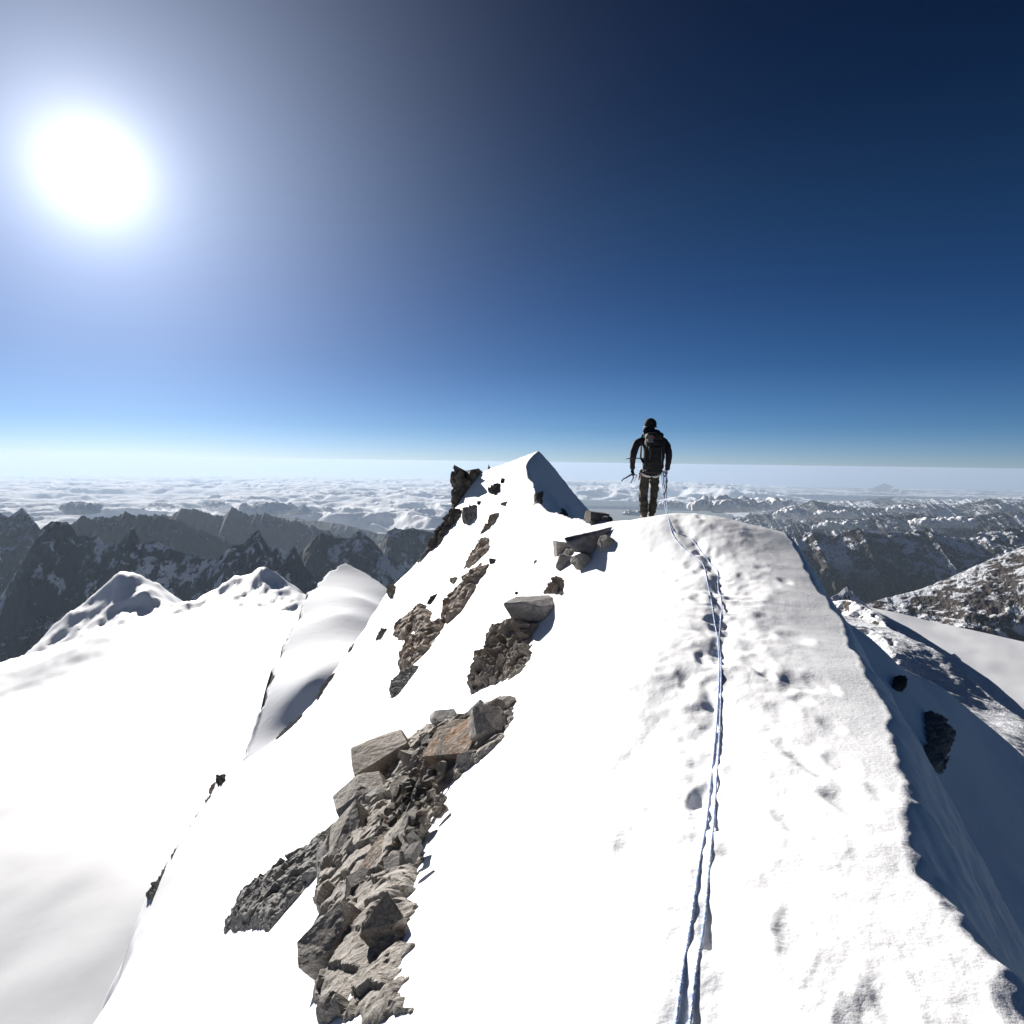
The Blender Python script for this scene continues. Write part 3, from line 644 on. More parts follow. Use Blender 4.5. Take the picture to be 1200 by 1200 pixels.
# bedrock under the near boulders
outcrop([(376,1200),(372,1050),(380,1015),(392,985),(404,962),(408,935),(417,915),(432,900),(455,890),(476,884),(495,864),(515,850),(540,840),(560,838),(588,828),(600,832),(598,846),(590,866),(574,882),(546,904),(521,925),(515,950),(500,970),(493,1000),(486,1030),(480,1060),(470,1200)],
        .11, M_grey, 'grey cracked bedrock under the pile of boulders nearest the camera', seed=3, res=330, cell=.36, sink=0)
outcrop(Z5([(-60,1000),(20,862),(90,800),(210,720),(350,620),(362,600),(362,680),(340,745),(240,862),(120,1000)]), .10, M_slate, 'low crumbling slab of shattered shale left of the boulder pile, reaching the bottom edge', seed=5, res=240, cell=.22)
# the boulders
boulder(452, 912, 66, (.8, .6), M_brown, 'large block with a flat brown top and dark front, upper left of the boulder pile', 11, (.2, -.35, .35), .8, 'boulder', chop=4, keep=.8)
boulder(541, 893, 54, (.8, .75), M_rust, 'rust orange and tan block at the right side of the boulder pile', 12, (.55, -.25, -.5), .5, 'boulder', chop=4, keep=.8)
boulder(577, 864, 44, (.8, .6), M_grey, 'pale grey angular block uphill of the rust orange one', 13, (.3, .3, .3), .5, 'boulder', chop=6)
boulder(574, 846, 40, (.35, .35), M_tan, 'pale beige pointed slab leaning at the top end of the boulder pile', 14, (.2, -.5, .6), .7, 'rock_slab', chop=5)
boulder(592, 832, 22, (.7, .6), M_grey, 'small grey rock at the very top tip of the boulder pile', 15, (.3, .1, 1), .5)
boulder(556, 842, 26, (.4, .4), M_slate, 'narrow grey stone beside the beige pointed slab', 16, (.1, -.7, .5), .6, 'rock_slab')
boulder(522, 853, 34, (.7, .35), M_slate, 'flat dark grey slab at the upper left end of the boulder pile', 17, (.2, 0, .2), .7, 'rock_slab')
boulder(496, 869, 28, (.6, .3), M_rust, 'thin reddish slab lying at the snow edge above the brown topped block', 18, (.1, -.5, .5), .8, 'rock_slab')
boulder(508, 880, 26, (.7, .5), M_dark, 'dark grey stone below the thin reddish slab', 19, (.3, .3, .2), .6)
boulder(484, 897, 28, (.7, .5), M_grey, 'light grey stone touching the right corner of the brown topped block', 20, (.2, .2, .9), .6)
boulder(475, 933, 30, (.7, .5), M_brown, 'oblong brown block just below the brown topped boulder', 21, (.2, -.25, .4), .8, chop=4, keep=.8)
boulder(508, 917, 27, (.8, .7), M_slate, 'dark blue grey block between the brown and the rust orange boulders', 22, (.3, .2, -.3), .7, chop=4, keep=.8)
boulder(443, 949, 24, (.7, .8), M_slate, 'dark block wedged under the left corner of the brown topped boulder', 23, (.1, .3, .6), .7, chop=4)
boulder(493, 946, 22, (.9, .8), M_dark, 'rounded charcoal stone in the hollow of the boulder pile', 24, (.1, .3, .2), .6)
boulder(429, 955, 50, (1.5, .6), M_grey, 'big grey granite ledge on the left rim of the boulder pile', 25, (.3, -.5, .35), .3, 'boulder', chop=5, keep=.75)
boulder(410, 1003, 38, (1.7, .6), M_grey, 'tall pale grey slab standing at the lower left of the boulder pile', 26, (.4, -.55, .1), .6, 'rock_slab', chop=5, keep=.78)
boulder(385, 1022, 20, (2.3, .8), M_slate, 'narrow grey slab at the outer left foot of the boulder pile', 27, (.35, -.7, .2), .4, 'rock_slab', chop=5)
boulder(446, 1022, 24, (2.2, .8), M_tan, 'tan wedge shaped slab leaning in the lower middle of the boulder pile', 28, (.4, -.2, -.4), .7, 'rock_slab', chop=5)
boulder(473, 1003, 44, (1.4, .5), M_grey, 'broad grey rock face beside the snow at the lower right of the pile', 29, (.3, -.55, .1), .3, 'boulder', chop=6)
boulder(428, 1045, 38, (.8, .6), M_dark, 'dark squat rock at the foot of the tall pale slab', 30, (0, .1, .4), .2, 'boulder')
boulder(516, 963, 16, (.6, .4), M_rust, 'small orange flake of rock at the snow edge below the charcoal stone', 31, (.3, -.6, .3), .8)
boulder(484, 983, 15, (.8, .7), M_tan, 'small ochre stone in the rubble below the orange flake', 32, (.3, .1, .3), .8)
boulder(398, 1120, 58, (.8, .8), M_grey, 'grey boulder below the tall pale slab, nearest of all the rocks', 33, (.3, -.5, .3), .3, 'boulder', chop=6)
boulder(450, 1105, 40, (.7, .9), M_brown, 'brown boulder right of the nearest grey one', 34, (.3, -.6, .5), .3, 'boulder', chop=6)
for i_, (u_, v_, w_, a_, m_, r_, l_) in enumerate([
    (398, 985, 20, (1.3, .5), M_grey, (.3, -.5, .5), 'light grey plate of rock on the left rim below the big granite ledge'),
    (424, 978, 22, (1.0, .5), M_slate, (.2, -.4, -.4), 'dark grey plate between the granite ledge and the tall pale slab'),
    (455, 998, 26, (1.2, .5), M_brown, (.3, -.5, .8), 'brown angular block in the middle of the lower boulder pile'),
    (467, 1030, 24, (1.0, .6), M_slate, (.3, -.3, .2), 'blue grey block right of the leaning tan slab near the bottom'),
    (441, 985, 16, (1.3, .6), M_tan, (.4, -.4, .1), 'small beige block above the brown angular block'),
    (482, 1012, 18, (.9, .5), M_dark, (.1, -.6, .4), 'dark block against the snow at the lower right of the pile'),
    (463, 962, 18, (1.0, .6), M_grey, (.3, -.3, 1.1), 'pale block left of the ochre stone in the rubble')]):
    boulder(u_, v_, w_, a_, m_, l_, 70 + i_, r_, .6, 'rock', chop=5, keep=.8)
# loose stones
stones = [rock_shape((1, .8, .6), 60 + i, 8, sub=2) for i in range(6)]
for i, mt in enumerate((M_slate, M_grey, M_tan, M_dark, M_brown, M_rust)): stones[i].materials.append(mt)
rd = random.Random(3)
PL = [(440,990),(455,965),(462,945),(480,905),(500,885),(515,870),(535,868),(528,905),(520,925),(512,948),(500,968),(492,995),(484,1030),(455,1010)]
n_ = 0
for k in range(900):
    u, v = rd.uniform(436, 560), rd.uniform(850, 1035)
    if float(poly_in(np.array([u]), np.array([v]), PL)[0]) < 1: continue
    h = hit(u, v, 15, 2)
    if h is None: continue
    o = bpy.data.objects.new('loose_stone', stones[rd.choice((0, 0, 1, 1, 2, 3, 3, 4, 5))]); link(o)
    r_ = rd.choice((.018, .025, .03, .045, .06)); o.scale = (r_ * rd.uniform(.8, 1.3), r_, r_ * rd.uniform(.6, 1))
    o.location = (h[0], h[1], h[2] + .16 + r_ * .3); o.rotation_euler = [rd.uniform(0, 3) for _ in range(3)]
    wh = 'upper' if v < 905 else ('middle' if v < 960 else 'lower'); q_ = o.data.materials[0]; nm_ = {M_slate: 'blue grey', M_grey: 'light grey', M_tan: 'tan', M_dark: 'charcoal', M_brown: 'brown', M_rust: 'rusty'}[q_]
    sz_ = 'pebble' if r_ < .026 else ('small stone' if r_ < .05 else 'fist sized stone')
    tag(o, f'{nm_} {sz_} among the rubble in the {wh} part of the boulder pile', 'stone', 'loose stones in the rubble of the boulder pile'); n_ += 1
    if n_ >= 230: break

# flat topped boulder and what lies round it
yb = hit(628, 726)[1]
hull_rock([(588,707,-.15),(603,698.5,.35),(635,697,.5),(662,698,.45),(667,705,.2),(637,711,-.25),(599,724,-.1),(641,730,-.25),(649,736,-.1),(664,716,.1),(610,706,-.25),(640,735,.4),(605,722,.4)], yb, M_slate, 'flat topped grey boulder balanced above a rocky gully, wider than tall', 41)
outcrop(Z6([(440,800),(470,740),(530,670),(535,600),(580,550),(630,500),(700,500),(760,528),(738,572),(722,610),(722,690),(685,750),(612,802),(572,795),(450,852)]), .22, M_brown, 'brown rock gully directly below the flat topped boulder', seed=8, res=240, cell=.24)
outcrop(Z6([(790,385),(830,350),(858,308),(882,310),(880,390)]), .14, M_tan, 'tan rock hump between the flat topped boulder and the wedge shaped rock', seed=9, res=100)
yw = hit(690, 648)[1]
hull_rock([(660,630,-.1),(719,617,.25),(711,632,.1),(700,651,-.15),(672,647,-.25),(664,636,-.25),(700,622,.5),(680,640,.5)], yw, M_slate, 'dark wedge shaped rock jutting from the snow left of the climber', 42)
boulder(657, 648, 17, (.8, .95), M_grey, 'squarish pale block left of the dark wedge shaped rock', 43, (0, .1, .2), .5, chop=3, keep=.85)
boulder(661, 664, 15, (.8, 1.3), M_slate, 'upright grey rock beneath the squarish pale block', 44, (.1, .2, .3), .4)
boulder(666, 651, 12, (.8, .8), M_brown, 'small brownish rock tucked under the point of the wedge', 45, (0, .2, .6), .6)
boulder(684, 660, 30, (.8, .6), M_grey, 'grey rock half in snow below the dark wedge', 46, (.2, .25, .1), .3)
boulder(709, 640, 20, (.8, .9), M_grey, 'grey rock right under the raised end of the wedge', 47, (.2, .4, .1), .2)
# long bands on the flank
OC = [
 (Z6([(315,512),(320,440),(365,400),(370,370),(430,320),(470,280),(490,250),(527,255),(515,280),(470,330),(452,370),(420,420),(400,460),(340,512)]), .30, M_tan, 'long brown rock band in mid slope, middle of the three stacked bands'),
 (Z6([(115,742),(120,680),(145,630),(160,600),(215,570),(250,550),(280,510),(322,515),(300,560),(250,650),(210,690),(150,752)]), .34, M_tan, 'broad brown rock band in mid slope, continuing below the long one'),
 (Z6([(70,887),(75,830),(110,790),(207,728),(200,748),(150,812),(110,862)]), .22, M_slate, 'narrow grey rock tongue at the lower end of the brown bands'),
 (Z6([(93,592),(95,540),(160,500),(185,460),(222,418),(257,480),(240,540),(215,557),(180,545),(130,592)]), .34, M_tan, 'jagged brown rock patch left of the broad brown band'),
 (Z6([(420,262),(440,215),(475,190),(480,155),(532,120),(527,190),(490,220),(440,257)]), .30, M_tan, 'brown rocks in a short row high in mid slope'),
 (Z6([(538,246),(538,222),(568,224),(552,242)]), .25, M_dark, 'small dark rock right of the short row of brown rocks'),
 (Z6([(348,330),(352,308),(384,308),(366,332)]), .2, M_brown, 'lone small brown rock left of the long rock band'),
 (Z6([(243,432),(262,405),(292,383),(282,398),(256,430)]), .14, M_dark, 'thin dark rock streak above the jagged brown patch'),
 (Z6([(410,42),(428,5),(440,-10),(472,-5),(468,22),(432,57)]), .4, M_slate, 'grey rock lump high on the flank below the cliff'),
 (Z6([(487,108),(528,60),(548,12),(580,4),(570,38),(520,85)]), .35, M_tan, 'brownish pointed rocks high on the flank right of the grey lump'),
 (Z6([(198,238),(240,180),(288,118),(302,124),(252,182),(212,236)]), .2, M_slate, 'thin grey rock rib on the upper left flank'),
 (Z6([(290,150),(308,120),(318,118),(300,150)]), .2, M_slate, 'tiny rock sliver beside the thin grey rib'),
 (Z6([(68,405),(55,385),(75,345),(98,350),(84,395)]), .35, M_brown, 'brown rocks on the skyline edge of the flank above the snow shoulder'),
 (Z6([(0,602),(10,585),(36,545),(52,548),(24,592)]), .2, M_slate, 'small slanted rock left of the jagged brown patch'),
 (Z6([(655,387),(660,378),(670,376),(664,388)]), .08, M_dark, 'pebble sized dark rock left of the flat topped boulder'),
 (Z6([(742,248),(746,230),(756,228),(752,246)]), .06, M_dark, 'tiny dark rock alone on the snow left of the wedge group'),
 (Z7([(212,462),(218,420),(258,370),(292,360),(288,400),(242,472)]), .45, M_slate, 'oval grey rock on the flank of the far peak'),
 (Z7([(365,285),(365,265),(402,258),(432,238),(428,282),(402,302),(375,292)]), .45, M_dark, 'dark rock knob close under the far peak crest'),
 (Z7([(435,362),(436,352),(476,338),(460,366)]), .2, M_slate, 'thin pale rock right of the oval grey rock'),
 (Z7([(436,235),(442,212),(462,206),(452,232)]), .3, M_dark, 'small dark rock nearest the skyline of the far peak'),
 (Z7([(296,355),(302,340),(316,336),(306,356)]), .2, M_dark, 'small dark rock above the oval grey rock'),
 (Z7([(625,318),(632,302),(655,300),(672,332),(664,350),(645,345)]), .45, M_dark, 'dark rock in the upper part of the shaded face'),
 (Z7([(782,384),(792,380),(806,396),(822,432),(796,437),(784,410)]), .45, M_dark, 'dark rock low in the middle of the shaded face'),
 (ZL([(593,737),(608,680),(648,642),(630,690),(606,737)]), .25, M_slate, 'grey rock sliver on the flank edge at lower left'),
 (ZL([(515,880),(548,800),(592,742),(575,792),(535,880)]), .25, M_slate, 'long thin rock seam reaching the bottom at lower left'),
 (ZL([(652,630),(655,590),(682,592),(696,560),(700,520),(714,515),(706,560),(668,628)]), .3, M_brown, 'broken brown rocks along the lower left flank edge'),
 (ZL([(714,515),(712,488),(732,470),(738,488),(728,514)]), .3, M_brown, 'small brown rock below the black one on the lower left edge'),
 (ZL([(738,475),(745,458),(765,442),(782,446),(792,466),(770,486),(752,470)]), .45, M_dark, 'blackish rock topmost on the lower left flank edge'),
 (ZL([(1005,204),(1010,172),(1032,150),(1040,118),(1068,112),(1056,142),(1034,188),(1017,208)]), .4, M_slate, 'craggy dark rock on the flank edge in front of the snow shoulder'),
 (ZL([(1058,178),(1080,138),(1110,108),(1134,82),(1118,116),(1072,178)]), .25, M_slate, 'slanting thin rock just right of the craggy dark one'),
 (ZL([(932,320),(985,240),(1003,228),(965,290)]), .22, M_slate, 'thin dark rock seam below the craggy dark rock'),
 (ZL([(1168,16),(1182,-4),(1204,-22),(1192,0)]), .2, M_dark, 'small dark rock seam above the slanting thin rock'),
 (Z8([(935,602),(957,578),(955,498),(985,540),(1012,585),(992,657),(968,652)]), -1.2, M_brown, 'brown rock in the shade of the right hand snow bowl'),
 (Z8([(872,440),(880,412),(897,418),(898,446),(884,448)]), -.8, M_dark, 'small dark rock above the brown one in the shaded bowl'),
]
for i, (pl, rl, mt, lb) in enumerate(OC): outcrop(pl, abs(rl), mt, lb, seed=20 + i, res=90, tmin=12 if rl < 0 else 1)
# the cliff on the skyline
def crag(rows, y, thick, mat, label, seed, name='rock_cliff'):
    """rows: (v, left u, right u) from the top down; an irregular column of rock"""
    rows = sorted(rows); n = 64; vs_ = np.linspace(rows[0][0], rows[-1][0], 60); a = np.linspace(0, 2 * np.pi, n, endpoint=False)
    ul = np.interp(vs_, [r[0] for r in rows], [r[1] for r in rows]); ur = np.interp(vs_, [r[0] for r in rows], [r[2] for r in rows])
    V = []; c0 = W((ul[30] + ur[30]) / 2, vs_[-1], y)
    for k in range(len(vs_)):
        L = W(ul[k], vs_[k], y); R_ = W(ur[k], vs_[k], y); cx = (L[0] + R_[0]) / 2; rx = (R_[0] - L[0]) / 2; z = L[2]
        ca, sa = np.cos(a), np.sin(a); m = 1 / (np.abs(ca) ** 4 + np.abs(sa) ** 4) ** .25
        h, e = cells(a * 3.2 + seed, np.full(n, z * 1.1) + a * .6, 1.0, seed)
        m = m * (1 + .42 * (h - .5) - .14 * np.exp(-(e / .08) ** 2) + .10 * pn(a * 4, np.full(n, z * 2.5), seed))
        V.append(np.stack([cx + rx * ca * m, y + thick * sa * m, np.full(n, z) + (1.1 * pn(a * 1.7, a * 0 + 3.3, 4) + .4 * (h - .5)) * max(0, 1 - k / 9.0)], 1))
    V = np.array(V).reshape(-1, 3); m = len(vs_)
    Fc = [(i * n + j, i * n + (j + 1) % n, (i + 1) * n + (j + 1) % n, (i + 1) * n + j) for i in range(m - 1) for j in range(n)]
    top = V[:n].mean(0) + (0, 0, .15); V = np.vstack([V, top]); t_ = len(V) - 1
    Fc += [(t_, (j + 1) % n, j, j) for j in range(0)]
    o = mesh_np(name, V - c0, np.array(Fc), mat, smooth=False, flip=True)
    bm = bmesh.new(); bm.from_mesh(o.data); bm.verts.ensure_lookup_table()
    for j in range(n): bm.faces.new((bm.verts[t_], bm.verts[j], bm.verts[(j + 1) % n]))
    bmesh.ops.recalc_face_normals(bm, faces=bm.faces[:]); bm.to_mesh(o.data); bm.free()
    o.location = c0; tag(o, label, 'cliff'); return o
crag([(553,532,559),(556,530.5,562),(562,531,566),(570,531,564),(580,532,556),(590,531,549),(602,529,541),(612,526,535)], 64, 1.2, M_cliff, 'dark square topped rock cliff on the skyline left of the far snow peak', 5)
crag([(554,573,580),(557,571,584),(562,569,582),(568,566,576),(574,563,572)], 66, .6, M_cliff, 'small dark crag just right of the square topped cliff', 9, 'rock_crag')
outcrop([(536,596),(530,604),(520,618),(508,632),(500,644),(505,645),(516,633),(526,620),(534,612),(541,600)], .45, M_cliff, 'dark rocky rim running down from the foot of the cliff', seed=71)
hd = W(697, 606, 27)
boulder(697, 611, 29, (.8, .55), M_dark, 'black boulder in shade at the foot of the far snow peak', 48, (0, .1, .3), .5, 'boulder')
boulder(711, 609, 12, (.8, .5), M_dark, 'low dark rock just right of the black boulder in the snow saddle', 49, (0, .1, 1), .4)

# ------------------------------------------------------------------ the climber
def simple_mat(name, col, rough=.8, noise_s=None, var=.25, spec=.2):
    m, t, p = new_mat(name)
    if noise_s:
        tcn = N(t, 'ShaderNodeTexCoord'); n = noise_n(t, noise_s, 5, .6, tcn.outputs['Object'])
        lo = tuple(c * (1 - var) for c in col); hi = tuple(c * (1 + var) for c in col)
        t.links.new(ramp_n(t, n, [(.35, lo), (.65, hi)]), p.inputs['Base Color']); t.links.new(bump_n(t, n, .5, .01), p.inputs['Normal'])
    else: p.inputs['Base Color'].default_value = (*col, 1)
    p.inputs['Roughness'].default_value = rough; p.inputs['Specular IOR Level'].default_value = spec; return m
F_jacket = simple_mat('jacket_black', (.018, .018, .026), .75, 14)
F_trouser = simple_mat('trouser_olive', (.055, .050, .038), .85, 12, .4)
F_glove = simple_mat('glove_black', (.012, .012, .014), .6)
F_skin = simple_mat('skin', (.45, .28, .20), .6)
F_boot = simple_mat('boot', (.10, .07, .05), .6)
F_sole = simple_mat('boot_sole', (.35, .12, .04), .7)
F_pack = simple_mat('pack_fabric', (.016, .016, .017), .7, 18)
F_grey = simple_mat('pack_grey', (.12, .125, .13), .7, 20)
F_white = simple_mat('webbing_white', (.62, .60, .56), .7)
F_orange = simple_mat('webbing_orange', (.65, .13, .04), .6)
F_red = simple_mat('badge_red', (.45, .04, .05), .6)
F_metal = simple_mat('steel', (.30, .31, .33), .35, spec=.6); F_metal.node_tree.nodes['Principled BSDF'].inputs['Metallic'].default_value = .8
F_blackm = simple_mat('tool_black', (.02, .02, .022), .45, spec=.5)
F_helm = simple_mat('helmet_dark', (.022, .022, .026), .85, 25, .3)

def skin_mesh(verts, edges, radii, name, mat, parent, sub=2, root=0, loc=None, wrinkle=0.0, flat=None):
    me = bpy.data.meshes.new(name); me.from_pydata(verts, edges, []); o = bpy.data.objects.new(name, me); sc.collection.objects.link(o)
    md = o.modifiers.new('s', 'SKIN'); md.use_smooth_shade = True; md.branch_smoothing = .6
    for i, r in enumerate(radii): me.skin_vertices[0].data[i].radius = (r, r) if not isinstance(r, tuple) else r
    for i in range(len(verts)): me.skin_vertices[0].data[i].use_root = (i == root)
    ms = o.modifiers.new('u', 'SUBSURF'); ms.levels = sub; ms.render_levels = sub
    dg = bpy.context.evaluated_depsgraph_get(); dg.update()
    nm = bpy.data.meshes.new_from_object(o.evaluated_get(dg)); bpy.data.objects.remove(o)
    nm.materials.clear(); nm.materials.append(mat)
    if wrinkle:
        for v in nm.vertices:
            p_ = v.co
            v.co = p_ + v.normal * wrinkle * (mnoise.noise(Vector((p_.x * 9, p_.y * 9, p_.z * 16))) + .5 * mnoise.noise(p_ * 30))
    nm.polygons.foreach_set('use_smooth', [True] * len(nm.polygons))
    r = bpy.data.objects.new(name, nm); link(r, parent)
    if loc: r.location = loc
    return r
def chain(pts): return [tuple(p[:3]) for p in pts], [(i, i + 1) for i in range(len(pts) - 1)], [p[3] for p in pts]

FH = hit(761, 607); PS = 1.16; FOOT = Vector((W(761, 606, 13.8)[0], 13.8, 0)); FOOT.z = float(z_near_raw(FOOT.x, FOOT.y)) - .0
per = bpy.data.objects.new('person', None); link(per); per.location = FOOT
tag(per, 'climber in dark jacket and olive trousers seen from behind on the snow crest', 'person')
# body: one surface
BV = [(0.0,0.02,.90),(0.0,.02,1.05),(.01,.03,1.22),(.01,.04,1.40),(.005,.07,1.52),(-.005,.10,1.60),(-.01,.115,1.70),  # 0-6 pelvis..head
      (-.17,.05,1.44),(-.255,.05,1.40),(-.30,.02,1.16),(-.30,.10,.95),(-.30,.12,.90),   # left arm 7-11
      (.18,.05,1.45),(.26,.05,1.41),(.30,.02,1.17),(.295,.08,.94),(.29,.10,.88),        # right arm 12-16
      (-.095,.02,.82),(-.10,.03,.47),(-.095,-.02,.12),(-.095,-.03,.05),(-.10,.12,.035),         # left leg 17-21
      (.075,.02,.82),(.075,.06,.47),(.045,.05,.12),(.04,.05,.06),(.045,.20,.04)]                 # right leg 22-26
BE_ = [(0,1),(1,2),(2,3),(3,4),(4,5),(5,6),(3,7),(7,8),(8,9),(9,10),(10,11),(3,12),(12,13),(13,14),(14,15),(15,16),(0,17),(17,18),(18,19),(19,20),(20,21),(0,22),(22,23),(23,24),(24,25),(25,26)]
BR = [.11,.11,.12,.125,.07,.058,.098,.06,.055,.042,.033,.035,.06,.055,.042,.033,.035,.066,.05,.040,.04,.035,.066,.05,.040,.04,.035]
body = skin_mesh(BV, BE_, BR, 'body', F_skin, per)
# face: nose, brow and ears pulled out of the head surface
for v in body.data.vertices:
    c = v.co
    if c.z > 1.6:
        d = c - Vector((-.01, .115, 1.70))
        if d.y > .05: v.co.y += .022 * math.exp(-((d.x / .018) ** 2 + ((d.z + .015) / .03) ** 2)) - .008 * math.exp(-(((abs(d.x) - .032) / .016) ** 2 + ((d.z - .012) / .014) ** 2)) + .006 * math.exp(-((d.x / .03) ** 2 + ((d.z + .052) / .008) ** 2))
        if abs(d.x) > .06: v.co.x += math.copysign(.016, d.x) * math.exp(-((d.y / .018) ** 2 + (d.z / .03) ** 2))
# jacket
JV = [(0.0,0.02,.84),(0.0,.02,1.03),(.01,.03,1.22),(.01,.05,1.38),(.005,.07,1.50),(0,.085,1.57),(-.17,.05,1.43),(-.262,.05,1.37),(-.318,.01,1.17),(-.315,.07,1.0),(-.312,.10,.90),
      (.18,.05,1.44),(.268,.05,1.38),(.318,.01,1.18),(.312,.06,1.0),(.305,.09,.89)]
JE = [(0,1),(1,2),(2,3),(3,4),(4,5),(3,6),(6,7),(7,8),(8,9),(9,10),(3,11),(11,12),(12,13),(13,14),(14,15)]
JR = [(.17,.13),(.165,.14),(.17,.14),(.175,.15),.10,.085,.10,.082,.066,.054,.050,.10,.082,.066,.054,.050]
jk = skin_mesh(JV, JE, JR, 'jacket', F_jacket, per, wrinkle=.012)
TV = [(0,.02,.93),(-.10,.02,.80),(-.115,.04,.48),(-.11,.0,.25),(-.10,-.02,.09),(.08,.02,.80),(.08,.06,.48),(.06,.05,.25),(.052,.04,.10)]
TE = [(0,1),(1,2),(2,3),(3,4),(0,5),(5,6),(6,7),(7,8)]
TR = [(.15,.13),.098,.080,.088,.082,.092,.076,.085,.075]
tr = skin_mesh(TV, TE, TR, 'trousers', F_trouser, per, sub=3, wrinkle=.022)
def solid(name, bm, mat, parent, smooth=True):
    me = bpy.data.meshes.new(name); bm.to_mesh(me); bm.free(); me.polygons.foreach_set('use_smooth', [smooth] * len(me.polygons)); me.materials.append(mat)
    return link(bpy.data.objects.new(name, me), parent)
def ell(bm, c, r, rot=None, sub=3, cut=None):
    M_ = Matrix.Translation(c) @ (rot.to_4x4() if rot else Matrix.Identity(4)) @ Matrix.Diagonal((*r, 1)); return bmesh.ops.create_icosphere(bm, subdivisions=sub, radius=1, matrix=M_)
def tube(bm, pts, r, n=8, caps=True):
    pts = [Vector(p) for p in pts]; rings = []
    for i, p_ in enumerate(pts):
        d = (pts[min(i + 1, len(pts) - 1)] - pts[max(i - 1, 0)]).normalized(); a_ = d.cross(Vector((0, 0, 1)));
        if a_.length < .1: a_ = d.cross(Vector((1, 0, 0)))
        a_.normalize(); b_ = d.cross(a_); rr_ = r[i] if isinstance(r, (list, tuple)) else r
        rings.append([bm.verts.new(p_ + rr_ * (math.cos(q) * a_ + math.sin(q) * b_)) for q in [2 * math.pi * k / n for k in range(n)]])
    for A_, B_ in zip(rings, rings[1:]):
        for k in range(n): bm.faces.new((A_[k], A_[(k + 1) % n], B_[(k + 1) % n], B_[k]))
    if caps: bm.faces.new(rings[0][::-1]); bm.faces.new(rings[-1])
    bmesh.ops.recalc_face_normals(bm, faces=bm.faces[:])
def rbox(bm, c, d, bev=.01, rot=None, seg=2, taper=1.0):
    r = bmesh.ops.create_cube(bm, size=1); vs = r['verts']
    for v in vs:
        k = taper if v.co.z > 0 else 1; v.co = Vector((v.co.x * d[0] * k, v.co.y * d[1] * k, v.co.z * d[2]))
    es = list({e for v in vs for e in v.link_edges})
    rb = bmesh.ops.bevel(bm, geom=es, offset=bev, segments=seg, affect='EDGES', profile=.6)
    M_ = Matrix.Translation(c) @ (rot.to_4x4() if rot else Matrix.Identity(4))
    allv = {v for f in rb['faces'] for v in f.verts} | {v for v in vs if v.is_valid}
    bmesh.ops.transform(bm, matrix=M_, verts=list(allv))
# gloves with five curled fingers
def glove(side):
    x = -.31 if side < 0 else .298; z = .90 if side < 0 else .885; y = .10
    V = [(x, y - .01, z + .05), (x, y + .005, z), (x, y + .015, z - .045)]; E = [(0, 1), (1, 2)]; R_ = [(.036, .03), (.042, .03), (.044, .028)]
    for k in range(4):
        oy = y - .028 + k * .021; L = (.030, .036, .034, .026)[k]; b0 = len(V)
        V += [(x - side * .0, oy, z - .062), (x + side * .006, oy, z - .062 - L), (x - side * .022, oy, z - .070 - L), (x - side * .036, oy, z - .050 - L * .6)]
        E += [(2, b0), (b0, b0 + 1), (b0 + 1, b0 + 2), (b0 + 2, b0 + 3)]; R_ += [.0115, .0105, .0095, .0085]
    b0 = len(V); V += [(x - side * .022, y + .045, z - .02), (x - side * .036, y + .055, z - .05), (x - side * .040, y + .045, z - .075)]
    E += [(1, b0), (b0, b0 + 1), (b0 + 1, b0 + 2)]; R_ += [.013, .0115, .010]
    return skin_mesh(V, E, R_, 'glove', F_glove, per)
glove(-1); glove(1)
for (bx, by) in ((-.10, -.02), (.048, .07)):
    bm = bmesh.new(); ell(bm, (bx, by + .055, .055), (.052, .145, .045)); ell(bm, (bx, by, .11), (.055, .06, .08)); b = solid('boot', bm, F_boot, per)
    bm = bmesh.new(); rbox(bm, (bx, by + .05, .014), (.10, .29, .026), .01); solid('sole', bm, F_sole, b)
    bm = bmesh.new()
    for q in range(5): tube(bm, [(bx - .04 + (q % 2) * .08, by - .06 + q * .055, .01), (bx - .045 + (q % 2) * .09, by - .06 + q * .055, -.03)], [.006, .001], 6)
    solid('crampon', bm, F_metal, b)
bm = bmesh.new(); ell(bm, (-.01, .105, 1.715), (.112, .128, .112)); 
for v in bm.verts:
    if v.co.z < 1.66: v.co.z = 1.66 + (v.co.z - 1.66) * .25
hl = solid('helmet', bm, F_helm, per)
bm = bmesh.new(); tube(bm, [(-.01 + .117 * math.cos(a), .105 + .133 * math.sin(a), 1.665) for a in [i * math.pi / 12 for i in range(25)]], .008, 6, False); solid('helmet_rim', bm, F_blackm, hl)
bm = bmesh.new(); ell(bm, (-.045, .03, 1.60), (.115, .09, .085)); ell(bm, (.06, .04, 1.575), (.10, .08, .05)); solid('hood', bm, F_jacket, per)
# harness
bm = bmesh.new()
def ring(bm, z, rx, ry, cx, cy, r, a0=0, a1=2 * math.pi, dz=0, n=24): tube(bm, [(cx + rx * math.cos(a0 + (a1 - a0) * i / n), cy + ry * math.sin(a0 + (a1 - a0) * i / n), z + dz * math.cos(2 * (a0 + (a1 - a0) * i / n))) for i in range(n + 1)], r, 6, False)
ring(bm, .90, .185, .15, 0, .02, .017); hn = solid('harness', bm, F_white, per)
bm = bmesh.new(); 
tube(bm, [(-.20 + .025 * 0, -.10, .86), (-.17, -.135, .825), (-.11, -.15, .80), (-.05, -.15, .79), (-.015, -.145, .795)], [.014, .02, .022, .020, .012], 8)
tube(bm, [(-.0, -.145, .79), (.04, -.155, .785), (.09, -.15, .795), (.14, -.13, .825), (.165, -.10, .87)], [.012, .02, .024, .020, .014], 8)
solid('leg_loop', bm, F_white, hn)
bm = bmesh.new()
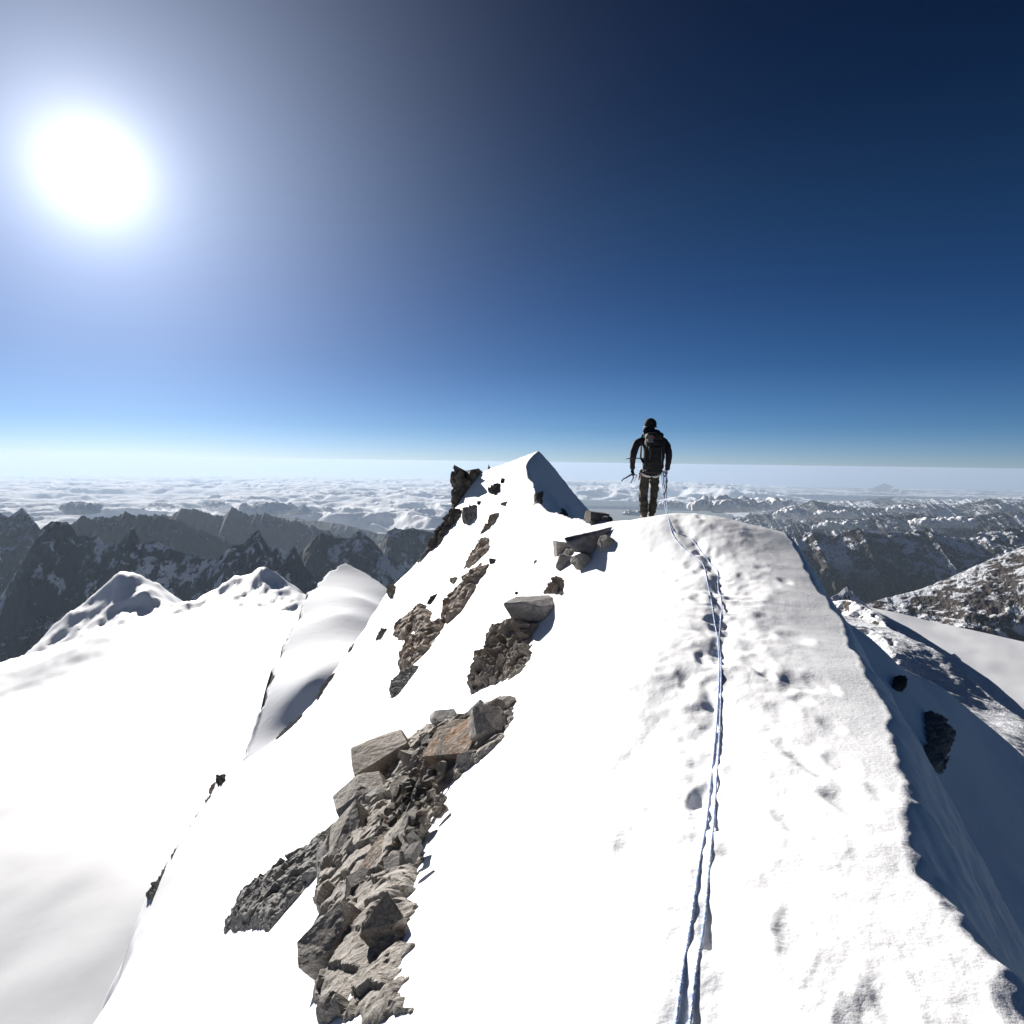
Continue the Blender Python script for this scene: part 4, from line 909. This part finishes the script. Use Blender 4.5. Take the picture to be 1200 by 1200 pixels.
for (qx, qz, L) in ((-.20, .87, .09), (-.215, .85, .13)): tube(bm, [(qx, -.08, qz), (qx - .008, -.09, qz - L)], .011, 8)
solid('quickdraw', bm, F_orange, hn)
bm = bmesh.new()
for (qx, qy, qz) in ((-.17, -.13, .90), (-.19, -.11, .80), (.17, -.12, .88), (-.15, -.14, .93)):
    ring(bm, qz, .018, .006, qx, qy, .005, n=12, dz=.02)
tube(bm, [(-.155, -.14, .95), (-.16, -.145, .87)], .012, 8); solid('carabiner', bm, F_metal, hn)
# backpack, a thing of its own
bp = bpy.data.objects.new('backpack', None); link(bp); bp.location = FOOT; tag(bp, 'black climbing backpack on the climber\'s back, with grey lid and small red badge', 'backpack')
def blob_box(name, c, d, bev, mat, parent, amp=.012, taper=1.0):
    bm = bmesh.new(); rbox(bm, c, d, bev, seg=4, taper=taper); bmesh.ops.triangulate(bm, faces=bm.faces[:])
    for _ in range(3):
        bmesh.ops.subdivide_edges(bm, edges=[e for e in bm.edges if e.calc_length() > .03], cuts=1); bmesh.ops.triangulate(bm, faces=[f for f in bm.faces if len(f.verts) > 3])
    bm.normal_update()
    for v in bm.verts: v.co += v.normal * amp * (mnoise.noise(v.co * 8) + .5 * mnoise.noise(v.co * 22))
    return solid(name, bm, mat, parent)
blob_box('pack_body', (.015, -.20, 1.18), (.33, .20, .56), .07, F_pack, bp, .02)
blob_box('pack_bottom', (.02, -.19, .925), (.27, .19, .17), .05, F_pack, bp, .012)
blob_box('lid', (.0, -.20, 1.485), (.30, .22, .13), .05, F_pack, bp, .02)
blob_box('lid_pocket', (-.085, -.29, 1.45), (.10, .05, .14), .02, F_grey, bp, .01)
blob_box('front_pocket', (.0, -.305, 1.16), (.24, .05, .30), .02, F_pack, bp, .01)
bm = bmesh.new(); rbox(bm, (-.035, -.325, 1.475), (.035, .012, .022), .004); solid('badge', bm, F_red, bp)
bm = bmesh.new()
for sx_ in (-.10, .12): tube(bm, [(sx_, -.312, 1.40), (sx_ * .9, -.345, 1.2), (sx_, -.312, 1.0)], .007, 6)
solid('compression_strap', bm, F_grey, bp)
for sx_ in (-1, 1):
    bm = bmesh.new(); tube(bm, [(sx_ * .12, -.09, 1.45), (sx_ * .14, .02, 1.56), (sx_ * .14, .17, 1.48), (sx_ * .15, .20, 1.30), (sx_ * .17, .10, 1.12), (sx_ * .15, -.08, 1.03)], .020, 8); solid('shoulder_strap', bm, F_pack, bp)
# tools
def thing(name, label, cat, loc): 
    e = bpy.data.objects.new(name, None); link(e); e.location = loc; return tag(e, label, cat)
LX = -.31; t1 = thing('ice_axe', 'ice axe held by its head in the climber\'s left hand, pick pointing outward', 'ice axe', FOOT)
bm = bmesh.new(); tube(bm, [(-.26, .07, .81), (-.30, .06, .825), (-.36, .05, .80), (-.43, .05, .755), (-.475, .05, .735), (-.50, .05, .705), (-.495, .05, .68)], [.014, .017, .016, .013, .013, .013, .006], 6); solid('head', bm, F_blackm, t1)
bm = bmesh.new(); tube(bm, [(-.295, .06, .82), (-.255, .30, .74), (-.275, .42, .66)], .012, 8); sh = solid('shaft', bm, F_blackm, t1)
bm = bmesh.new(); tube(bm, [(-.245, -.02, .82), (-.27, -.03, .76), (-.30, -.03, .68)], [.007, .007, .003], 6); solid('adze', bm, F_metal, t1)
t2 = thing('ice_axe', 'curved ice axe hanging head down from the climber\'s right hand', 'ice axe', FOOT)
bm = bmesh.new(); tube(bm, [(.285, .08, .86), (.30, .08, .78), (.315, .08, .70), (.31, .08, .61), (.29, .08, .52), (.27, .08, .46)], [.014, .015, .014, .012, .011, .011], 8); solid('shaft', bm, F_blackm, t2)
bm = bmesh.new(); tube(bm, [(.255, .08, .49), (.27, .08, .45), (.28, .08, .42), (.262, .08, .40), (.235, .08, .405)], [.008, .014, .013, .010, .004], 6); solid('head', bm, F_metal, t2)
t3 = thing('trekking_pole', 'thin dark pole strapped to the backpack, its tip sticking out beyond the left elbow', 'pole', FOOT)
bm = bmesh.new(); tube(bm, [(-.10, -.11, 1.10), (-.30, -.13, 1.105), (-.42, -.135, 1.10), (-.48, -.14, 1.085)], [.010, .010, .010, .004], 6); solid('pole_shaft', bm, F_blackm, t3)
bm = bmesh.new(); tube(bm, [(-.10, -.11, 1.10), (-.04, -.11, 1.10)], .014, 8); solid('handle', bm, F_grey, t3)

# ------------------------------------------------------------------ rope
M_rope, t, p = new_mat('rope_blue')
g = N(t, 'ShaderNodeNewGeometry'); 
vor = N(t, 'ShaderNodeTexVoronoi', ins={'Scale': 190.0}); t.links.new(g.outputs['Position'], vor.inputs['Vector'])
bw = N(t, 'ShaderNodeSeparateXYZ'); t.links.new(vor.outputs['Color'], bw.inputs[0])
t.links.new(ramp_n(t, bw.outputs[0], [(.0, (.09, .15, .34)), (.35, (.24, .36, .62)), (.60, (.40, .52, .74)), (.74, (.78, .82, .88))]), p.inputs['Base Color'])
for e in t.nodes:
    if e.type == 'VALTORGB': e.color_ramp.interpolation = 'CONSTANT'
p.inputs['Roughness'].default_value = .8
def catmull(P, n=10):
    out = []; P = [Vector(p_) for p_ in P]; P = [P[0] * 2 - P[1]] + P + [P[-1] * 2 - P[-2]]
    for i in range(1, len(P) - 2):
        for k in range(n):
            t_ = k / n; a, b, c, d = P[i - 1:i + 3]
            out.append(.5 * ((2 * b) + (-a + c) * t_ + (2 * a - 5 * b + 4 * c - d) * t_ ** 2 + (-a + 3 * b - 3 * c + d) * t_ ** 3))
    return out + [P[-2]]
def rope(uv, label, start, end, r=.0056):
    P = [Vector(s_) for s_ in start]
    G = []
    for u, v in uv:
        for k_ in range(14):
            h = hit(u, v + 1.5 * k_, 16, 1)
            if h is not None: break
        if h is not None and (not G or (Vector(h) - G[-1]).length > .03): G.append(Vector(h))
    C_ = catmull([*G], 14)
    A_ = np.array([tuple(c) for c in C_]); zz = z_near(A_[:, 0], A_[:, 1])
    zz = np.convolve(np.pad(zz, 4, 'edge'), np.ones(9) / 9, 'valid')
    zn_ = z_near(A_[:, 0], A_[:, 1]); zm_ = np.convolve(np.pad(np.maximum(zz, zn_), 5, 'edge'), np.hanning(13)[1:-1] / np.hanning(13)[1:-1].sum(), 'valid')
    seg = [Vector((a[0], a[1], max(float(z), float(n_) - r * .8) + r * .4)) for a, z, n_ in zip(A_, zm_, zn_)]
    lead = catmull([P[0], P[0].lerp(seg[0], .35) + Vector((0, 0, -.16)), P[0].lerp(seg[0], .7) + Vector((0, 0, -.12)), seg[0]], 8)[:-1]
    tail = catmull([seg[-1]] + [Vector(e) for e in end], 12)[1:]
    bm = bmesh.new(); tube(bm, lead + seg + tail, r, 8); o = solid('climbing_rope', bm, M_rope, None); return tag(o, label, 'rope')
for o in list(sc.objects):
    if o.type == 'EMPTY' and (o.location - FOOT).length < 1e-4: o.scale = (PS,) * 3
hip = FOOT + Vector((.17, -.10, .84)) * PS; hnd = FOOT + Vector((.29, .05, .80)) * PS
rope([(783,603),(786,616),(791,627),(799,637),(808,644),(818,650),(825,657),(828,672),(833,694),(837,716),(841,736),(843,752),(843.5,770),(842,810),(838,860),(833,905),(828,950),(820,1000),(812,1048),(804,1100),(795,1160),(786,1230)],
     'left strand of blue climbing rope along the crest, lower left at the bottom edge', [hnd, FOOT + Vector((.33, -.5, .5)), FOOT + Vector((.33, -1.2, .25))],
     [(.22, .75, -1.2), (.12, -.2, -.8)])
rope([(783,604),(789,618),(797,621),(806,622),(815,630),(822,639),(832,651),(841,661),(842,680),(846,701),(844.5,722),(843,740),(845,754),(845.5,775),(845,815),(843,860),(840,905),(837,945),(832,1000),(827,1048),(819,1100),(811,1160),(804,1230)],
     'right strand of blue climbing rope along the crest, beside the left strand', [hip, FOOT + Vector((.29, -.5, .5)), FOOT + Vector((.34, -1.2, .24))],
     [(.27, .75, -1.2), (.17, -.2, -.8)])
bm = bmesh.new()
for k in range(3):
    q0 = Vector((.19 + k * .012, -.08 + .01 * k, .90)); tube(bm, catmull([q0, q0 + Vector((.015, -.01, -.15)), q0 + Vector((.04 - .01 * k, 0, -.33 + .03 * k)), q0 + Vector((.06, .0, -.15)), q0 + Vector((.045, 0, 0.0))], 8), .0045, 6)
o = solid('sling', bm, M_rope, None); o.location = FOOT; o.scale = (PS,) * 3; tag(o, 'thin loops of blue cord hanging at the climber\'s right hip', 'cord')

# ------------------------------------------------------------------ haze
bpy.ops.mesh.primitive_cube_add(size=1); hz = bpy.context.object; hz.name = 'haze'; hz['kind'] = 'stuff'
hz.scale = (620000, 620000, 12020); hz.location = (0, 0, 15 - 12020 / 2)
m = bpy.data.materials.new('haze'); m.use_nodes = True; t = m.node_tree; t.nodes.clear()
pv = N(t, 'ShaderNodeVolumePrincipled'); pv.inputs['Color'].default_value = (0.42, 0.53, 0.68, 1); pv.inputs['Density'].default_value = 1.15e-5; pv.inputs['Anisotropy'].default_value = 0.24
om = N(t, 'ShaderNodeOutputMaterial'); t.links.new(pv.outputs[0], om.inputs['Volume']); hz.data.materials.append(m)
